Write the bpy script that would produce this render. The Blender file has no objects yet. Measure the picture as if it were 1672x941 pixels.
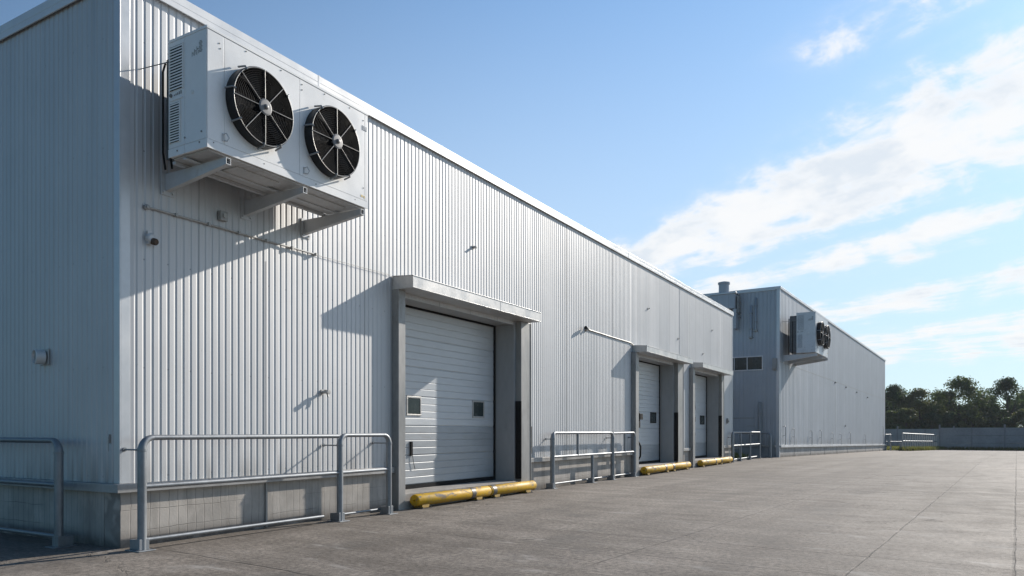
import bpy, bmesh, math, random
from mathutils import Vector, Matrix
rnd = random.Random(7)
R = math.radians
SC = bpy.context.scene
COL = SC.collection

# ------------------------------------------------------------------ camera
TH = 30.3987
CAM = Vector((7.890, -4.8405, 1.3))
cd = bpy.data.cameras.new('camera')
cam = bpy.data.objects.new('camera', cd); COL.objects.link(cam)
cam.location = CAM; cam.rotation_euler = (R(90), 0, R(TH))
cd.sensor_width = 36; cd.lens = 1200 / 1672 * 36; cd.shift_y = (705 - 470.5) / 1672
cd.clip_start = 0.05; cd.clip_end = 6000
SC.camera = cam
FW = Vector((-math.sin(R(TH)), math.cos(R(TH)), 0)); RT = Vector((math.cos(R(TH)), math.sin(R(TH)), 0))

def along_view(px, depth):
    p = CAM + FW * depth + RT * ((px - 836) / 1200 * depth)
    return (p.x, p.y)

def gz(y):                                   # the yard falls gently beyond the first building
    return -0.0128 * max(0.0, min(y, 92.0) - 34.0)

# ------------------------------------------------------------------ node helpers
class NT:
    def __init__(s, tree): s.t = tree; s.n = tree.nodes; s.l = tree.links
    def node(s, typ, **kw):
        o = s.n.new(typ)
        for k, v in kw.items(): setattr(o, k, v)
        return o
    def put(s, inp, v):
        if hasattr(v, 'is_output') or isinstance(v, bpy.types.NodeSocket): s.l.new(v, inp)
        else: inp.default_value = v
    def m(s, op, a, b=0.0, c=0.0, clamp=False):
        o = s.node('ShaderNodeMath', operation=op); o.use_clamp = clamp
        s.put(o.inputs[0], a); s.put(o.inputs[1], b); s.put(o.inputs[2], c)
        return o.outputs[0]
    def ss(s, x, lo, hi, a=0.0, b=1.0):       # smooth step
        o = s.node('ShaderNodeMapRange', interpolation_type='SMOOTHSTEP')
        s.put(o.inputs['Value'], x); s.put(o.inputs['From Min'], lo); s.put(o.inputs['From Max'], hi)
        s.put(o.inputs['To Min'], a); s.put(o.inputs['To Max'], b)
        return o.outputs['Result']
    def comb(s, x, y, z=0.0):
        o = s.node('ShaderNodeCombineXYZ'); s.put(o.inputs[0], x); s.put(o.inputs[1], y); s.put(o.inputs[2], z)
        return o.outputs[0]
    def sep(s, v):
        o = s.node('ShaderNodeSeparateXYZ'); s.put(o.inputs[0], v); return o.outputs
    def noise(s, v, scale=1.0, detail=4.0, rough=0.55, dist=0.0):
        o = s.node('ShaderNodeTexNoise'); s.put(o.inputs['Vector'], v)
        o.inputs['Scale'].default_value = scale; o.inputs['Detail'].default_value = detail
        o.inputs['Roughness'].default_value = rough; o.inputs['Distortion'].default_value = dist
        return o.outputs['Fac']
    def scalev(s, v, k):
        o = s.node('ShaderNodeVectorMath', operation='MULTIPLY'); s.put(o.inputs[0], v); o.inputs[1].default_value = k
        return o.outputs[0]
    def mix(s, f, a, b, blend='MIX'):
        o = s.node('ShaderNodeMix', data_type='RGBA', blend_type=blend)
        s.put(o.inputs[0], f)
        for i, v in ((6, a), (7, b)):
            if isinstance(v, tuple) and len(v) == 3: v = (*v, 1)
            s.put(o.inputs[i], v)
        return o.outputs[2]

def new_mat(name):
    m = bpy.data.materials.new(name); m.use_nodes = True
    nt = NT(m.node_tree); b = m.node_tree.nodes['Principled BSDF']
    pos = nt.node('ShaderNodeTexCoord').outputs['Object']
    return m, nt, b, pos

def bump(nt, b, h, strength=0.2, dist=0.01):
    o = nt.node('ShaderNodeBump'); o.inputs['Strength'].default_value = strength; o.inputs['Distance'].default_value = dist
    nt.put(o.inputs['Height'], h); nt.l.new(o.outputs[0], b.inputs['Normal'])

def simple(name, col, rough=0.5, metal=0.0, var=0.25, scale=3.0, dirt=None, dirt_amt=0.5, bmp=0.0, stretch=(1, 1, 1), spec=0.5):
    m, nt, b, pos = new_mat(name)
    p = nt.scalev(pos, stretch)
    n1 = nt.noise(p, scale, 6, 0.6); n2 = nt.noise(p, scale * 7.3, 4, 0.6)
    f = nt.m('ADD', nt.m('MULTIPLY', n1, 0.65), nt.m('MULTIPLY', n2, 0.35))
    f = nt.ss(f, 0.3, 0.7)
    lo = tuple(c * (1 - var) for c in col); hi = tuple(min(1, c * (1 + var * 0.6)) for c in col)
    c = nt.mix(f, lo, hi)
    if dirt:
        g = nt.ss(nt.noise(p, scale * 1.9, 8, 0.7), 0.56, 0.72)
        c = nt.mix(nt.m('MULTIPLY', g, dirt_amt), c, dirt)
    nt.l.new(c, b.inputs['Base Color'])
    nt.put(b.inputs['Roughness'], nt.ss(n1, 0.2, 0.8, max(0.05, rough - 0.1), min(1, rough + 0.12)))
    b.inputs['Metallic'].default_value = metal
    b.inputs['Specular IOR Level'].default_value = spec
    if bmp: bump(nt, b, f, bmp, 0.01)
    return m

def cladding_mat(name, axis, base, panel=1.0, metal=0.4, rough=0.56, streak=0.14):
    m, nt, b, pos = new_mat(name)
    x, y, z = nt.sep(pos)
    a = y if axis == 'y' else x
    pid = nt.m('FLOOR', nt.m('DIVIDE', a, panel))
    wn = nt.node('ShaderNodeTexWhiteNoise', noise_dimensions='1D'); nt.put(wn.inputs['W'], pid)
    tone = wn.outputs['Value']
    st = nt.noise(nt.comb(nt.m('MULTIPLY', a, 5.0), nt.m('MULTIPLY', z, 0.16)), 1.0, 5, 0.6)
    fine = nt.noise(nt.comb(nt.m('MULTIPLY', a, 40.0), nt.m('MULTIPLY', z, 0.8)), 1.0, 3, 0.6)
    blotch = nt.noise(pos, 0.7, 5, 0.55)
    k = nt.m('ADD', nt.m('MULTIPLY', nt.m('SUBTRACT', tone, 0.5), 0.10),
             nt.m('ADD', nt.m('MULTIPLY', nt.m('SUBTRACT', st, 0.5), streak * 2.2), nt.m('MULTIPLY', nt.m('SUBTRACT', blotch, 0.5), 0.22)))
    k = nt.m('ADD', nt.m('ADD', k, nt.m('MULTIPLY', nt.m('SUBTRACT', fine, 0.5), 0.10)), 1.0)
    kc = nt.comb(k, k, k)
    c = nt.mix(1.0, (*base, 1), kc, 'MULTIPLY')
    # grime streaks: splash band low on the sheets, run marks under the cap
    low = nt.m('MULTIPLY', nt.ss(z, 1.15, 0.7), nt.ss(st, 0.42, 0.62))
    c = nt.mix(nt.m('MULTIPLY', low, 0.5), c, (0.23, 0.21, 0.185))
    runs = nt.m('MULTIPLY', nt.ss(fine, 0.6, 0.78), nt.ss(st, 0.5, 0.66))
    c = nt.mix(nt.m('MULTIPLY', runs, 0.4), c, (0.24, 0.24, 0.235))
    lap = nt.ss(nt.m('PINGPONG', a, panel * 0.5), 0.009, 0.004)
    c = nt.mix(nt.m('MULTIPLY', lap, 0.45), c, (0.17, 0.17, 0.17))
    da = nt.m('SUBTRACT', nt.m('PINGPONG', nt.m('ADD', a, 0.018), 0.15), 0.0); dz = nt.m('PINGPONG', nt.m('ADD', z, 0.45), 0.62)
    sc = nt.ss(nt.m('SQRT', nt.m('ADD', nt.m('MULTIPLY', da, da), nt.m('MULTIPLY', dz, dz))), 0.012, 0.006)
    c = nt.mix(nt.m('MULTIPLY', sc, 0.6), c, (0.13, 0.125, 0.12))
    wet = nt.m('MULTIPLY', nt.ss(nt.noise(nt.comb(nt.m('MULTIPLY', a, 9.0), nt.m('MULTIPLY', z, 0.25), 4.0), 1.0, 5, 0.65), 0.58, 0.74), nt.ss(z, 3.2, 6.6))
    c = nt.mix(nt.m('MULTIPLY', wet, 0.32), c, (0.27, 0.265, 0.255))
    spk = nt.ss(nt.noise(pos, 9.0, 3, 0.7), 0.72, 0.76)
    c = nt.mix(nt.m('MULTIPLY', spk, 0.25), c, (0.25, 0.23, 0.2))
    nt.l.new(c, b.inputs['Base Color'])
    nt.put(b.inputs['Roughness'], nt.m('ADD', nt.m('MULTIPLY', st, 0.16), nt.m('ADD', rough - 0.08, nt.m('MULTIPLY', tone, 0.06))))
    b.inputs['Metallic'].default_value = metal
    h = nt.noise(nt.comb(nt.m('MULTIPLY', a, 1.3), nt.m('MULTIPLY', z, 0.9)), 1.0, 2, 0.5)
    bump(nt, b, h, 0.25, 0.02)
    return m

def plinth_mat(name, axis, grid=True, base=(0.48, 0.44, 0.395)):
    m, nt, b, pos = new_mat(name)
    x, y, z = nt.sep(pos); a = y if axis == 'y' else x
    n1 = nt.noise(pos, 2.2, 8, 0.62); n2 = nt.noise(pos, 34, 4, 0.6)
    dr = nt.noise(nt.comb(nt.m('MULTIPLY', a, 4.0), nt.m('MULTIPLY', z, 0.7)), 1.0, 5, 0.65)
    c = nt.mix(nt.ss(n1, 0.3, 0.7), tuple(v * 0.78 for v in base), tuple(v * 1.1 for v in base))
    c = nt.mix(nt.m('MULTIPLY', nt.ss(dr, 0.46, 0.7), 0.6), c, tuple(v * 0.5 for v in base))
    c = nt.mix(nt.m('MULTIPLY', nt.ss(z, 0.24, 0.0), nt.ss(n1, 0.25, 0.55)), c, (0.12, 0.105, 0.09))
    h = nt.m('MULTIPLY', n2, 0.3)
    if grid:
        wob = nt.m('MULTIPLY', nt.m('SUBTRACT', nt.noise(pos, 3.0, 2), 0.5), 0.04)
        fa = nt.m('PINGPONG', nt.m('ADD', a, wob), 0.06)
        fz = nt.m('PINGPONG', nt.m('ADD', nt.m('ADD', z, wob), 0.05), 0.115)
        la = nt.ss(fa, 0.006, 0.001); lz = nt.m('MULTIPLY', nt.ss(fz, 0.005, 0.001), nt.ss(nt.noise(pos, 1.1, 2), 0.42, 0.55))
        ln = nt.m('MAXIMUM', la, lz)
        ln = nt.m('MULTIPLY', ln, nt.ss(nt.noise(pos, 1.7, 3), 0.3, 0.55, 0.25, 1.0))
        c = nt.mix(nt.m('MULTIPLY', ln, 0.6), c, (0.1, 0.095, 0.09))
        h = nt.m('SUBTRACT', h, nt.m('MULTIPLY', ln, 0.8))
    nt.l.new(c, b.inputs['Base Color']); b.inputs['Roughness'].default_value = 0.88
    bump(nt, b, h, 0.5, 0.012)
    return m

def yard_mat():
    m, nt, b, pos = new_mat('yard_concrete')
    x, y, z = nt.sep(pos)
    jx, jy = 0.9974690, -0.0711033
    wob = nt.m('MULTIPLY', nt.m('SUBTRACT', nt.noise(pos, 1.6, 4, 0.6), 0.5), 0.045)
    wob2 = nt.m('MULTIPLY', nt.m('SUBTRACT', nt.noise(pos, 0.5, 4, 0.6), 0.5), 0.26)
    U = nt.m('ADD', nt.m('ADD', nt.m('MULTIPLY', x, jx), nt.m('MULTIPLY', y, jy)), wob)
    V = nt.m('ADD', nt.m('ADD', nt.m('MULTIPLY', x, -jy), nt.m('MULTIPLY', y, jx)), wob2)
    def line(coord, at, wdt):
        return nt.ss(nt.m('ABSOLUTE', nt.m('SUBTRACT', coord, at)), wdt, wdt * 0.35)
    ln = None
    for at, wd in ((4.79, 0.016), (6.94, 0.014), (8.19, 0.02), (12.4, 0.016), (16.6, 0.016), (20.8, 0.016)):
        l = line(U, at, wd); ln = l if ln is None else nt.m('MAXIMUM', ln, l)
    for at, wd in ((-3.5, 0.02), (0.2, 0.02), (2.87, 0.018), (4.1, 0.022), (9.4, 0.03), (11.0, 0.03), (13.8, 0.035), (18, 0.045), (24, 0.06), (30, 0.07), (38, 0.09), (47, 0.11), (58, 0.12)):
        ln = nt.m('MAXIMUM', ln, nt.m('MULTIPLY', line(V, at, wd), 0.75))
    brk = nt.ss(nt.noise(pos, 1.9, 6, 0.75), 0.38, 0.56, 0.3, 1.0)
    ln = nt.m('MULTIPLY', ln, brk)
    # wandering hairline cracks
    cr = nt.noise(pos, 0.33, 7, 0.62, 0.6)
    crk = nt.ss(nt.m('ABSOLUTE', nt.m('SUBTRACT', cr, 0.5)), 0.0045, 0.001)
    crk = nt.m('MULTIPLY', crk, nt.ss(nt.noise(pos, 0.23, 3), 0.46, 0.56))
    ln = nt.m('MAXIMUM', ln, nt.m('MULTIPLY', crk, 0.8))
    big = nt.noise(pos, 0.12, 6, 0.6, 0.4)
    # wear drawn out along the traffic direction / brushed across it
    drag = nt.noise(nt.comb(nt.m('MULTIPLY', U, 0.35), nt.m('MULTIPLY', V, 1.6)), 1.0, 7, 0.68)
    lane = nt.noise(nt.comb(nt.m('MULTIPLY', U, 1.1), nt.m('MULTIPLY', V, 0.06)), 1.0, 5, 0.6)
    med = nt.noise(pos, 1.7, 7, 0.66); fine = nt.noise(pos, 17, 6, 0.78); grit = nt.noise(pos, 75, 4, 0.75)
    f = nt.m('ADD', nt.m('ADD', nt.m('MULTIPLY', big, 0.3), nt.m('MULTIPLY', drag, 0.3)), nt.m('ADD', nt.m('MULTIPLY', lane, 0.2), nt.m('MULTIPLY', med, 0.2)))
    f = nt.ss(f, 0.38, 0.62)
    c = nt.mix(f, (0.130, 0.109, 0.088), (0.315, 0.275, 0.234))
    tone = nt.node('ShaderNodeTexWhiteNoise', noise_dimensions='1D')
    nt.put(tone.inputs['W'], nt.m('FLOOR', nt.m('DIVIDE', V, 6.0)))
    c = nt.mix(nt.m('MULTIPLY', tone.outputs['Value'], 0.10), c, (0.16, 0.15, 0.14))
    g = nt.m('ADD', nt.m('MULTIPLY', fine, 0.55), nt.m('MULTIPLY', grit, 0.45))
    gs = nt.ss(g, 0.38, 0.62, 0.42, 1.5)
    c = nt.mix(1.0, c, nt.comb(gs, gs, gs), 'MULTIPLY')
    # oil and tyre stains, old run-off near the wall
    st = nt.m('MULTIPLY', nt.ss(nt.noise(pos, 0.55, 7, 0.72, 0.3), 0.55, 0.70), 0.6)
    c = nt.mix(st, c, (0.10, 0.093, 0.085))
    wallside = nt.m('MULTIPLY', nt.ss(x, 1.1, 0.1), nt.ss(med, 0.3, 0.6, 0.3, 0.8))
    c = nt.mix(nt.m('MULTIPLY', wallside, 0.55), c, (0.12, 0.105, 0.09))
    # dark tyre paths curving in to the doors, faint and broken
    tw = nt.m('ADD', U, nt.m('MULTIPLY', nt.m('SUBTRACT', nt.noise(pos, 0.10, 2), 0.5), 2.6))
    tr = None
    for at in (1.7, 3.5, 5.6, 7.4, 10.3):
        l = nt.ss(nt.m('ABSOLUTE', nt.m('SUBTRACT', tw, at)), 0.30, 0.08); tr = l if tr is None else nt.m('MAXIMUM', tr, l)
    tr = nt.m('MULTIPLY', tr, nt.ss(nt.noise(pos, 0.5, 6, 0.7), 0.42, 0.66))
    c = nt.mix(nt.m('MULTIPLY', tr, 0.42), c, (0.085, 0.078, 0.07))
    drip = nt.ss(nt.noise(pos, 2.6, 3, 0.6), 0.70, 0.76)
    c = nt.mix(nt.m('MULTIPLY', drip, 0.6), c, (0.06, 0.055, 0.05))
    pale = nt.m('MULTIPLY', nt.ss(nt.noise(nt.comb(nt.m('MULTIPLY', U, 0.8), nt.m('MULTIPLY', V, 2.2)), 1.0, 6, 0.7), 0.56, 0.70), 0.5)
    c = nt.mix(pale, c, (0.42, 0.395, 0.36))
    c = nt.mix(nt.m('MULTIPLY', ln, 0.62), c, (0.05, 0.044, 0.038))
    nt.l.new(c, b.inputs['Base Color'])
    nt.put(b.inputs['Roughness'], nt.ss(med, 0.2, 0.8, 0.72, 0.92))
    b.inputs['Specular IOR Level'].default_value = 0.35
    h = nt.m('SUBTRACT', nt.m('ADD', nt.m('MULTIPLY', g, 0.35), nt.m('MULTIPLY', med, 0.5)), nt.m('MULTIPLY', ln, 0.9))
    bump(nt, b, h, 0.8, 0.014)
    return m

def yellow_mat():
    m, nt, b, pos = new_mat('worn_yellow_paint')
    x, y, z = nt.sep(pos)
    n1 = nt.noise(nt.scalev(pos, (6, 2.2, 6)), 1.0, 7, 0.7); n2 = nt.noise(pos, 3.0, 5, 0.6)
    c = nt.mix(nt.ss(n2, 0.3, 0.7), (0.56, 0.31, 0.003), (0.68, 0.40, 0.006))
    c = nt.mix(nt.m('MULTIPLY', nt.ss(n2, 0.5, 0.7), 0.45), c, (0.3, 0.2, 0.05))
    chip = nt.noise(nt.scalev(pos, (16, 9, 16)), 1.0, 6, 0.7)
    w = nt.m('MAXIMUM', nt.m('MULTIPLY', nt.ss(n1, 0.54, 0.58), nt.ss(z, 0.05, 0.2)), nt.ss(chip, 0.59, 0.63))
    c = nt.mix(nt.m('MULTIPLY', nt.ss(nt.noise(pos, 5.0, 6, 0.7), 0.5, 0.68), 0.3), c, (0.16, 0.10, 0.03))
    c = nt.mix(nt.m('MULTIPLY', nt.ss(z, 0.13, 0.05), 0.5), c, (0.13, 0.09, 0.04))
    c = nt.mix(w, c, (0.17, 0.15, 0.135))
    nt.l.new(c, b.inputs['Base Color'])
    nt.put(b.inputs['Roughness'], nt.ss(n1, 0.3, 0.7, 0.48, 0.7)); b.inputs['Specular IOR Level'].default_value = 0.3
    bump(nt, b, nt.m('SUBTRACT', n2, w), 0.3, 0.004)
    return m

def leaf_mat(name, col, var):
    m, nt, b, pos = new_mat(name)
    n = nt.noise(pos, 0.9, 3, 0.6); n2 = nt.noise(pos, 7.0, 2, 0.6)
    f = nt.ss(nt.m('ADD', nt.m('MULTIPLY', n, 0.6), nt.m('MULTIPLY', n2, 0.4)), 0.32, 0.68)
    c = nt.mix(f, tuple(v * (1 - var) for v in col), tuple(v * (1 + var) for v in col))
    nt.l.new(c, b.inputs['Base Color']); b.inputs['Roughness'].default_value = 0.62
    tr = nt.node('ShaderNodeBsdfTranslucent'); nt.l.new(c, tr.inputs['Color'])
    mx = nt.node('ShaderNodeMixShader'); mx.inputs[0].default_value = 0.5
    out = m.node_tree.nodes['Material Output']
    nt.l.new(b.outputs[0], mx.inputs[1]); nt.l.new(tr.outputs[0], mx.inputs[2]); nt.l.new(mx.outputs[0], out.inputs['Surface'])
    return m

M = {}
SHEET = (0.59, 0.59, 0.59)
M['clad_y'] = cladding_mat('ribbed_sheet_front', 'y', SHEET)
M['clad_x'] = cladding_mat('ribbed_sheet_side', 'x', SHEET)
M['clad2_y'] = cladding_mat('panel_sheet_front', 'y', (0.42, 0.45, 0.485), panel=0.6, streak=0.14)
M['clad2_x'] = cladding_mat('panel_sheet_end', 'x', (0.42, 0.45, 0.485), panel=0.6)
M['trim'] = simple('painted_trim', (0.60, 0.61, 0.62), 0.4, 0.35, 0.08, 1.5)
M['cap'] = simple('white_cap_metal', (0.72, 0.72, 0.715), 0.4, 0.2, 0.07, 1.2)
M['ledge'] = simple('ledge_metal', (0.40, 0.395, 0.385), 0.5, 0.35, 0.18, 3, (0.2, 0.18, 0.15), 0.5)
M['plinth_y'] = plinth_mat('plinth_concrete_front', 'y')
M['plinth_x'] = plinth_mat('plinth_concrete_side', 'x')
M['plinth2'] = plinth_mat('plinth_concrete_far', 'y', False, (0.44, 0.43, 0.41))
M['steel'] = simple('galvanised_steel', (0.27, 0.285, 0.30), 0.5, 0.6, 0.22, 4, (0.2, 0.18, 0.16), 0.35, stretch=(1, 1, 0.5))
M['jamb'] = simple('dock_frame_steel', (0.33, 0.325, 0.315), 0.5, 0.4, 0.22, 2.2, (0.13, 0.115, 0.10), 0.45, stretch=(1, 1, 0.35))
M['reveal'] = simple('dock_reveal_sheet', (0.40, 0.405, 0.41), 0.55, 0.3, 0.14, 1.2, (0.17, 0.16, 0.15), 0.3, stretch=(1, 1, 0.4))
M['canopy'] = simple('canopy_sheet_metal', (0.56, 0.55, 0.535), 0.42, 0.5, 0.16, 2.4, (0.27, 0.25, 0.225), 0.5, bmp=0.06)
M['door'] = simple('white_door_sheet', (0.58, 0.60, 0.615), 0.42, 0.1, 0.09, 1.6, (0.48, 0.48, 0.47), 0.3, stretch=(1, 0.4, 2))
M['door_low'] = simple('grey_door_lower_sheet', (0.40, 0.42, 0.435), 0.42, 0.1, 0.12, 1.6, (0.3, 0.29, 0.27), 0.5, stretch=(1, 0.4, 2))  # lowest door sections, a darker grey than the sheet above
M['rubber'] = simple('black_rubber', (0.014, 0.014, 0.015), 0.75, 0, 0.3, 6, spec=0.15)
M['black'] = simple('black_painted_metal', (0.010, 0.0105, 0.012), 0.42, 0.0, 0.25, 5, spec=0.3)
M['wire'] = simple('guard_wire', (0.009, 0.009, 0.010), 0.6, 0.0, 0.1, 5, spec=0.15)
M['void'] = simple('dark_inside', (0.008, 0.008, 0.009), 0.85, 0, 0.1, 5, spec=0.05)
M['coil'] = simple('dark_coil_fins', (0.12, 0.125, 0.13), 0.6, 0.2, 0.4, 12)
M['spoke'] = simple('bright_steel_wire', (0.42, 0.415, 0.40), 0.45, 0.6, 0.12, 8)
M['hub'] = simple('grey_hub_plastic', (0.17, 0.17, 0.175), 0.5, 0.2, 0.2, 9)
M['cabinet'] = simple('white_enamel_sheet', (0.86, 0.86, 0.85), 0.36, 0.0, 0.05, 1.3, (0.66, 0.63, 0.58), 0.35)
M['cabinet2'] = simple('weathered_enamel_sheet', (0.66, 0.68, 0.70), 0.4, 0.05, 0.08, 1.3, (0.45, 0.45, 0.44), 0.35)
M['under'] = simple('unit_underside_sheet', (0.55, 0.545, 0.535), 0.5, 0.15, 0.15, 2.2, (0.33, 0.30, 0.26), 0.5)
M['bracket'] = simple('painted_bracket_steel', (0.56, 0.565, 0.57), 0.45, 0.2, 0.1, 3, (0.32, 0.28, 0.24), 0.4)
M['label'] = simple('faded_ink', (0.22, 0.22, 0.21), 0.6, 0, 0.3, 30)
M['ylabel'] = simple('yellow_sticker', (0.62, 0.45, 0.12), 0.5, 0, 0.15, 30)
M['blabel'] = simple('blue_grey_plate', (0.12, 0.17, 0.23), 0.35, 0, 0.15, 30)
M['whiteplate'] = simple('white_plate', (0.75, 0.75, 0.74), 0.5, 0, 0.08, 20)
M['glass'] = simple('dark_glazing', (0.03, 0.045, 0.045), 0.22, 0.0, 0.3, 3, spec=0.3)
M['yellow'] = yellow_mat()
M['band'] = simple('scuffed_steel_band', (0.11, 0.10, 0.092), 0.5, 0.4, 0.3, 9)
M['rust'] = simple('rusty_cast_iron', (0.11, 0.075, 0.055), 0.75, 0.2, 0.5, 14, (0.19, 0.085, 0.04), 0.8, bmp=0.3)
M['conduit'] = simple('weathered_conduit', (0.46, 0.45, 0.43), 0.5, 0.4, 0.18, 6)
M['roof'] = simple('roof_membrane', (0.33, 0.33, 0.33), 0.8, 0, 0.15, 0.6)
M['slab'] = simple('dock_slab_concrete', (0.33, 0.31, 0.285), 0.85, 0, 0.3, 2.5, (0.14, 0.125, 0.11), 0.5, bmp=0.25)
M['boundary'] = simple('boundary_concrete', (0.29, 0.305, 0.315), 0.9, 0, 0.22, 0.7, (0.13, 0.135, 0.13), 0.5, bmp=0.2)
M['pillar'] = simple('boundary_pillar_concrete', (0.24, 0.25, 0.255), 0.9, 0, 0.2, 1.0)
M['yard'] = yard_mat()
M['earth'] = simple('rough_grass_earth', (0.075, 0.085, 0.04), 0.95, 0, 0.4, 0.3, (0.10, 0.085, 0.06), 0.5)
M['grass'] = leaf_mat('grass_blades', (0.15, 0.155, 0.04), 0.35)
M['bark'] = simple('tree_bark', (0.065, 0.052, 0.042), 0.9, 0, 0.3, 3)
M['leaf_a'] = leaf_mat('leaf_dark', (0.058, 0.092, 0.030), 0.4)
M['leaf_b'] = leaf_mat('leaf_mid', (0.084, 0.115, 0.034), 0.4)
M['leaf_c'] = leaf_mat('leaf_olive', (0.110, 0.125, 0.036), 0.4)

# ------------------------------------------------------------------ mesh helpers
class MB:
    def __init__(s): s.v = []; s.f = []; s.sm = []
    def add(s, vs, fs, smooth=False):
        o = len(s.v); s.v += [tuple(v) for v in vs]
        for f in fs: s.f.append(tuple(i + o for i in f)); s.sm.append(smooth)
        return s
    def box(s, x0, x1, y0, y1, z0, z1):
        v = [(x, y, z) for x in (x0, x1) for y in (y0, y1) for z in (z0, z1)]
        return s.add(v, [(0, 1, 3, 2), (4, 6, 7, 5), (0, 4, 5, 1), (2, 3, 7, 6), (0, 2, 6, 4), (1, 5, 7, 3)])
    def hexa(s, p):            # 8 points: bottom ring of 4 then top ring of 4
        return s.add(p, [(3, 2, 1, 0), (4, 5, 6, 7), (0, 1, 5, 4), (1, 2, 6, 5), (2, 3, 7, 6), (3, 0, 4, 7)])
    def tube(s, pts, r, seg=12, caps=True):
        pts = [Vector(p) for p in pts]; n = len(pts)
        rs = r if isinstance(r, (list, tuple)) else [r] * n
        vs = []; prev = None
        for i, p in enumerate(pts):
            t = (pts[min(i + 1, n - 1)] - pts[max(i - 1, 0)]).normalized()
            if prev is None:
                a = Vector((0, 0, 1)) if abs(t.z) < 0.9 else Vector((1, 0, 0))
                prev = t.cross(a).normalized()
            prev = (prev - t * prev.dot(t)).normalized()
            q = t.cross(prev)
            for k in range(seg):
                an = 2 * math.pi * k / seg
                vs.append(p + (prev * math.cos(an) + q * math.sin(an)) * rs[i])
        fs = []
        for i in range(n - 1):
            for k in range(seg):
                k2 = (k + 1) % seg
                fs.append((i * seg + k, i * seg + k2, (i + 1) * seg + k2, (i + 1) * seg + k))
        s.add(vs, fs, True)
        if caps:
            s.add(vs[:seg], [tuple(range(seg))[::-1]]); s.add(vs[-seg:], [tuple(range(seg))])
        return s
    def ring(s, c, axis, R_, r, seg=48, rs=6):
        ax = Vector(axis).normalized(); a = ax.orthogonal().normalized(); b = ax.cross(a); c = Vector(c)
        vs = []
        for i in range(seg):
            t = 2 * math.pi * i / seg; d = a * math.cos(t) + b * math.sin(t)
            for k in range(rs):
                u = 2 * math.pi * k / rs
                vs.append(c + d * (R_ + r * math.cos(u)) + ax * (r * math.sin(u)))
        fs = [(i * rs + k, ((i + 1) % seg) * rs + k, ((i + 1) % seg) * rs + (k + 1) % rs, i * rs + (k + 1) % rs) for i in range(seg) for k in range(rs)]
        return s.add(vs, fs, True)
    def lathe(s, c, axis, prof, seg=48):     # prof: (radius, offset along axis)
        ax = Vector(axis).normalized(); a = ax.orthogonal().normalized(); b = ax.cross(a); c = Vector(c)
        for (r0, h0), (r1, h1) in zip(prof[:-1], prof[1:]):
            vs = []
            for (r_, h) in ((r0, h0), (r1, h1)):
                for k in range(seg):
                    t = 2 * math.pi * k / seg
                    vs.append(c + (a * math.cos(t) + b * math.sin(t)) * r_ + ax * h)
            s.add(vs, [(k, (k + 1) % seg, seg + (k + 1) % seg, seg + k) for k in range(seg)], True)
        return s
    def build(s, name, mat, parent=None, bevel=0.0, off=None):
        me = bpy.data.meshes.new(name)
        vs = s.v if off is None else [(x - off[0], y - off[1], z - off[2]) for x, y, z in s.v]
        me.from_pydata(vs, [], s.f); me.update()
        me.polygons.foreach_set('use_smooth', s.sm)
        me.materials.append(mat)
        o = bpy.data.objects.new(name, me); COL.objects.link(o)
        if parent: o.parent = parent
        if bevel:
            bv = o.modifiers.new('bevel', 'BEVEL'); bv.width = bevel; bv.segments = 2; bv.limit_method = 'ANGLE'; bv.angle_limit = R(50)
        return o

def thing(name, label, cat, loc=(0, 0, 0), rot=(0, 0, 0), group=None):
    o = bpy.data.objects.new(name, None); COL.objects.link(o)
    o.location = loc; o.rotation_euler = rot; o.empty_display_size = 0.2
    return tag(o, label, cat, group)
def tag(o, label, cat, group=None):
    o['label'] = label; o['category'] = cat
    if group: o['group'] = group
    return o
def copy_tree(o, parent=None):
    c = o.copy(); COL.objects.link(c)
    if parent: c.parent = parent
    for ch in list(o.children): copy_tree(ch, c)
    return c

def cladding(mb, along, a0, a1, z0, z1, plane, out, pitch=0.1, depth=0.0065, flat=0.57, side=0.13, ztop=None):
    """ribbed sheet; along: 'x' or 'y' axis of the run, plane: coordinate of the pans, out: +1/-1 outward"""
    pts = []; k0 = math.floor(a0 / pitch) - 1; k1 = math.ceil(a1 / pitch) + 1
    for k in range(k0, k1):
        b = k * pitch
        pts += [(b, depth), (b + flat * pitch, depth), (b + (flat + side) * pitch, 0.0), (b + (1 - side) * pitch, 0.0)]
    cl = [(a0, 0.0)] + [p for p in pts if a0 < p[0] < a1] + [(a1, 0.0)]
    vs = []
    for a, h in cl:
        o = plane + out * h
        t = z1 if ztop is None else ztop(a)
        for z in (z0, t): vs.append((o, a, z) if along == 'y' else (a, o, z))
    fs = [(2 * i, 2 * i + 2, 2 * i + 3, 2 * i + 1) for i in range(len(cl) - 1)]
    if (along == 'x') == (out > 0): fs = [f[::-1] for f in fs]
    mb.add(vs, fs)

# ------------------------------------------------------------------ setting: ground and yard
def sheet(name, xs, ys, dz, mat):
    mb = MB(); nx, ny = len(xs), len(ys)
    mb.add([(x, y, gz(y) + dz) for y in ys for x in xs],
           [(j * nx + i, j * nx + i + 1, (j + 1) * nx + i + 1, (j + 1) * nx + i) for j in range(ny - 1) for i in range(nx - 1)])
    o = mb.build(name, mat); o['kind'] = 'structure'; return o
sheet('ground', [-3000, -60, 0, 60, 3000], [-3000, -30, 0, 34, 92, 150, 3000], -0.06, M['earth'])
sheet('yard', [-40, -1, 4, 60], [-30, 0, 34, 60, 88.6], 0.0, M['yard'])

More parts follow.
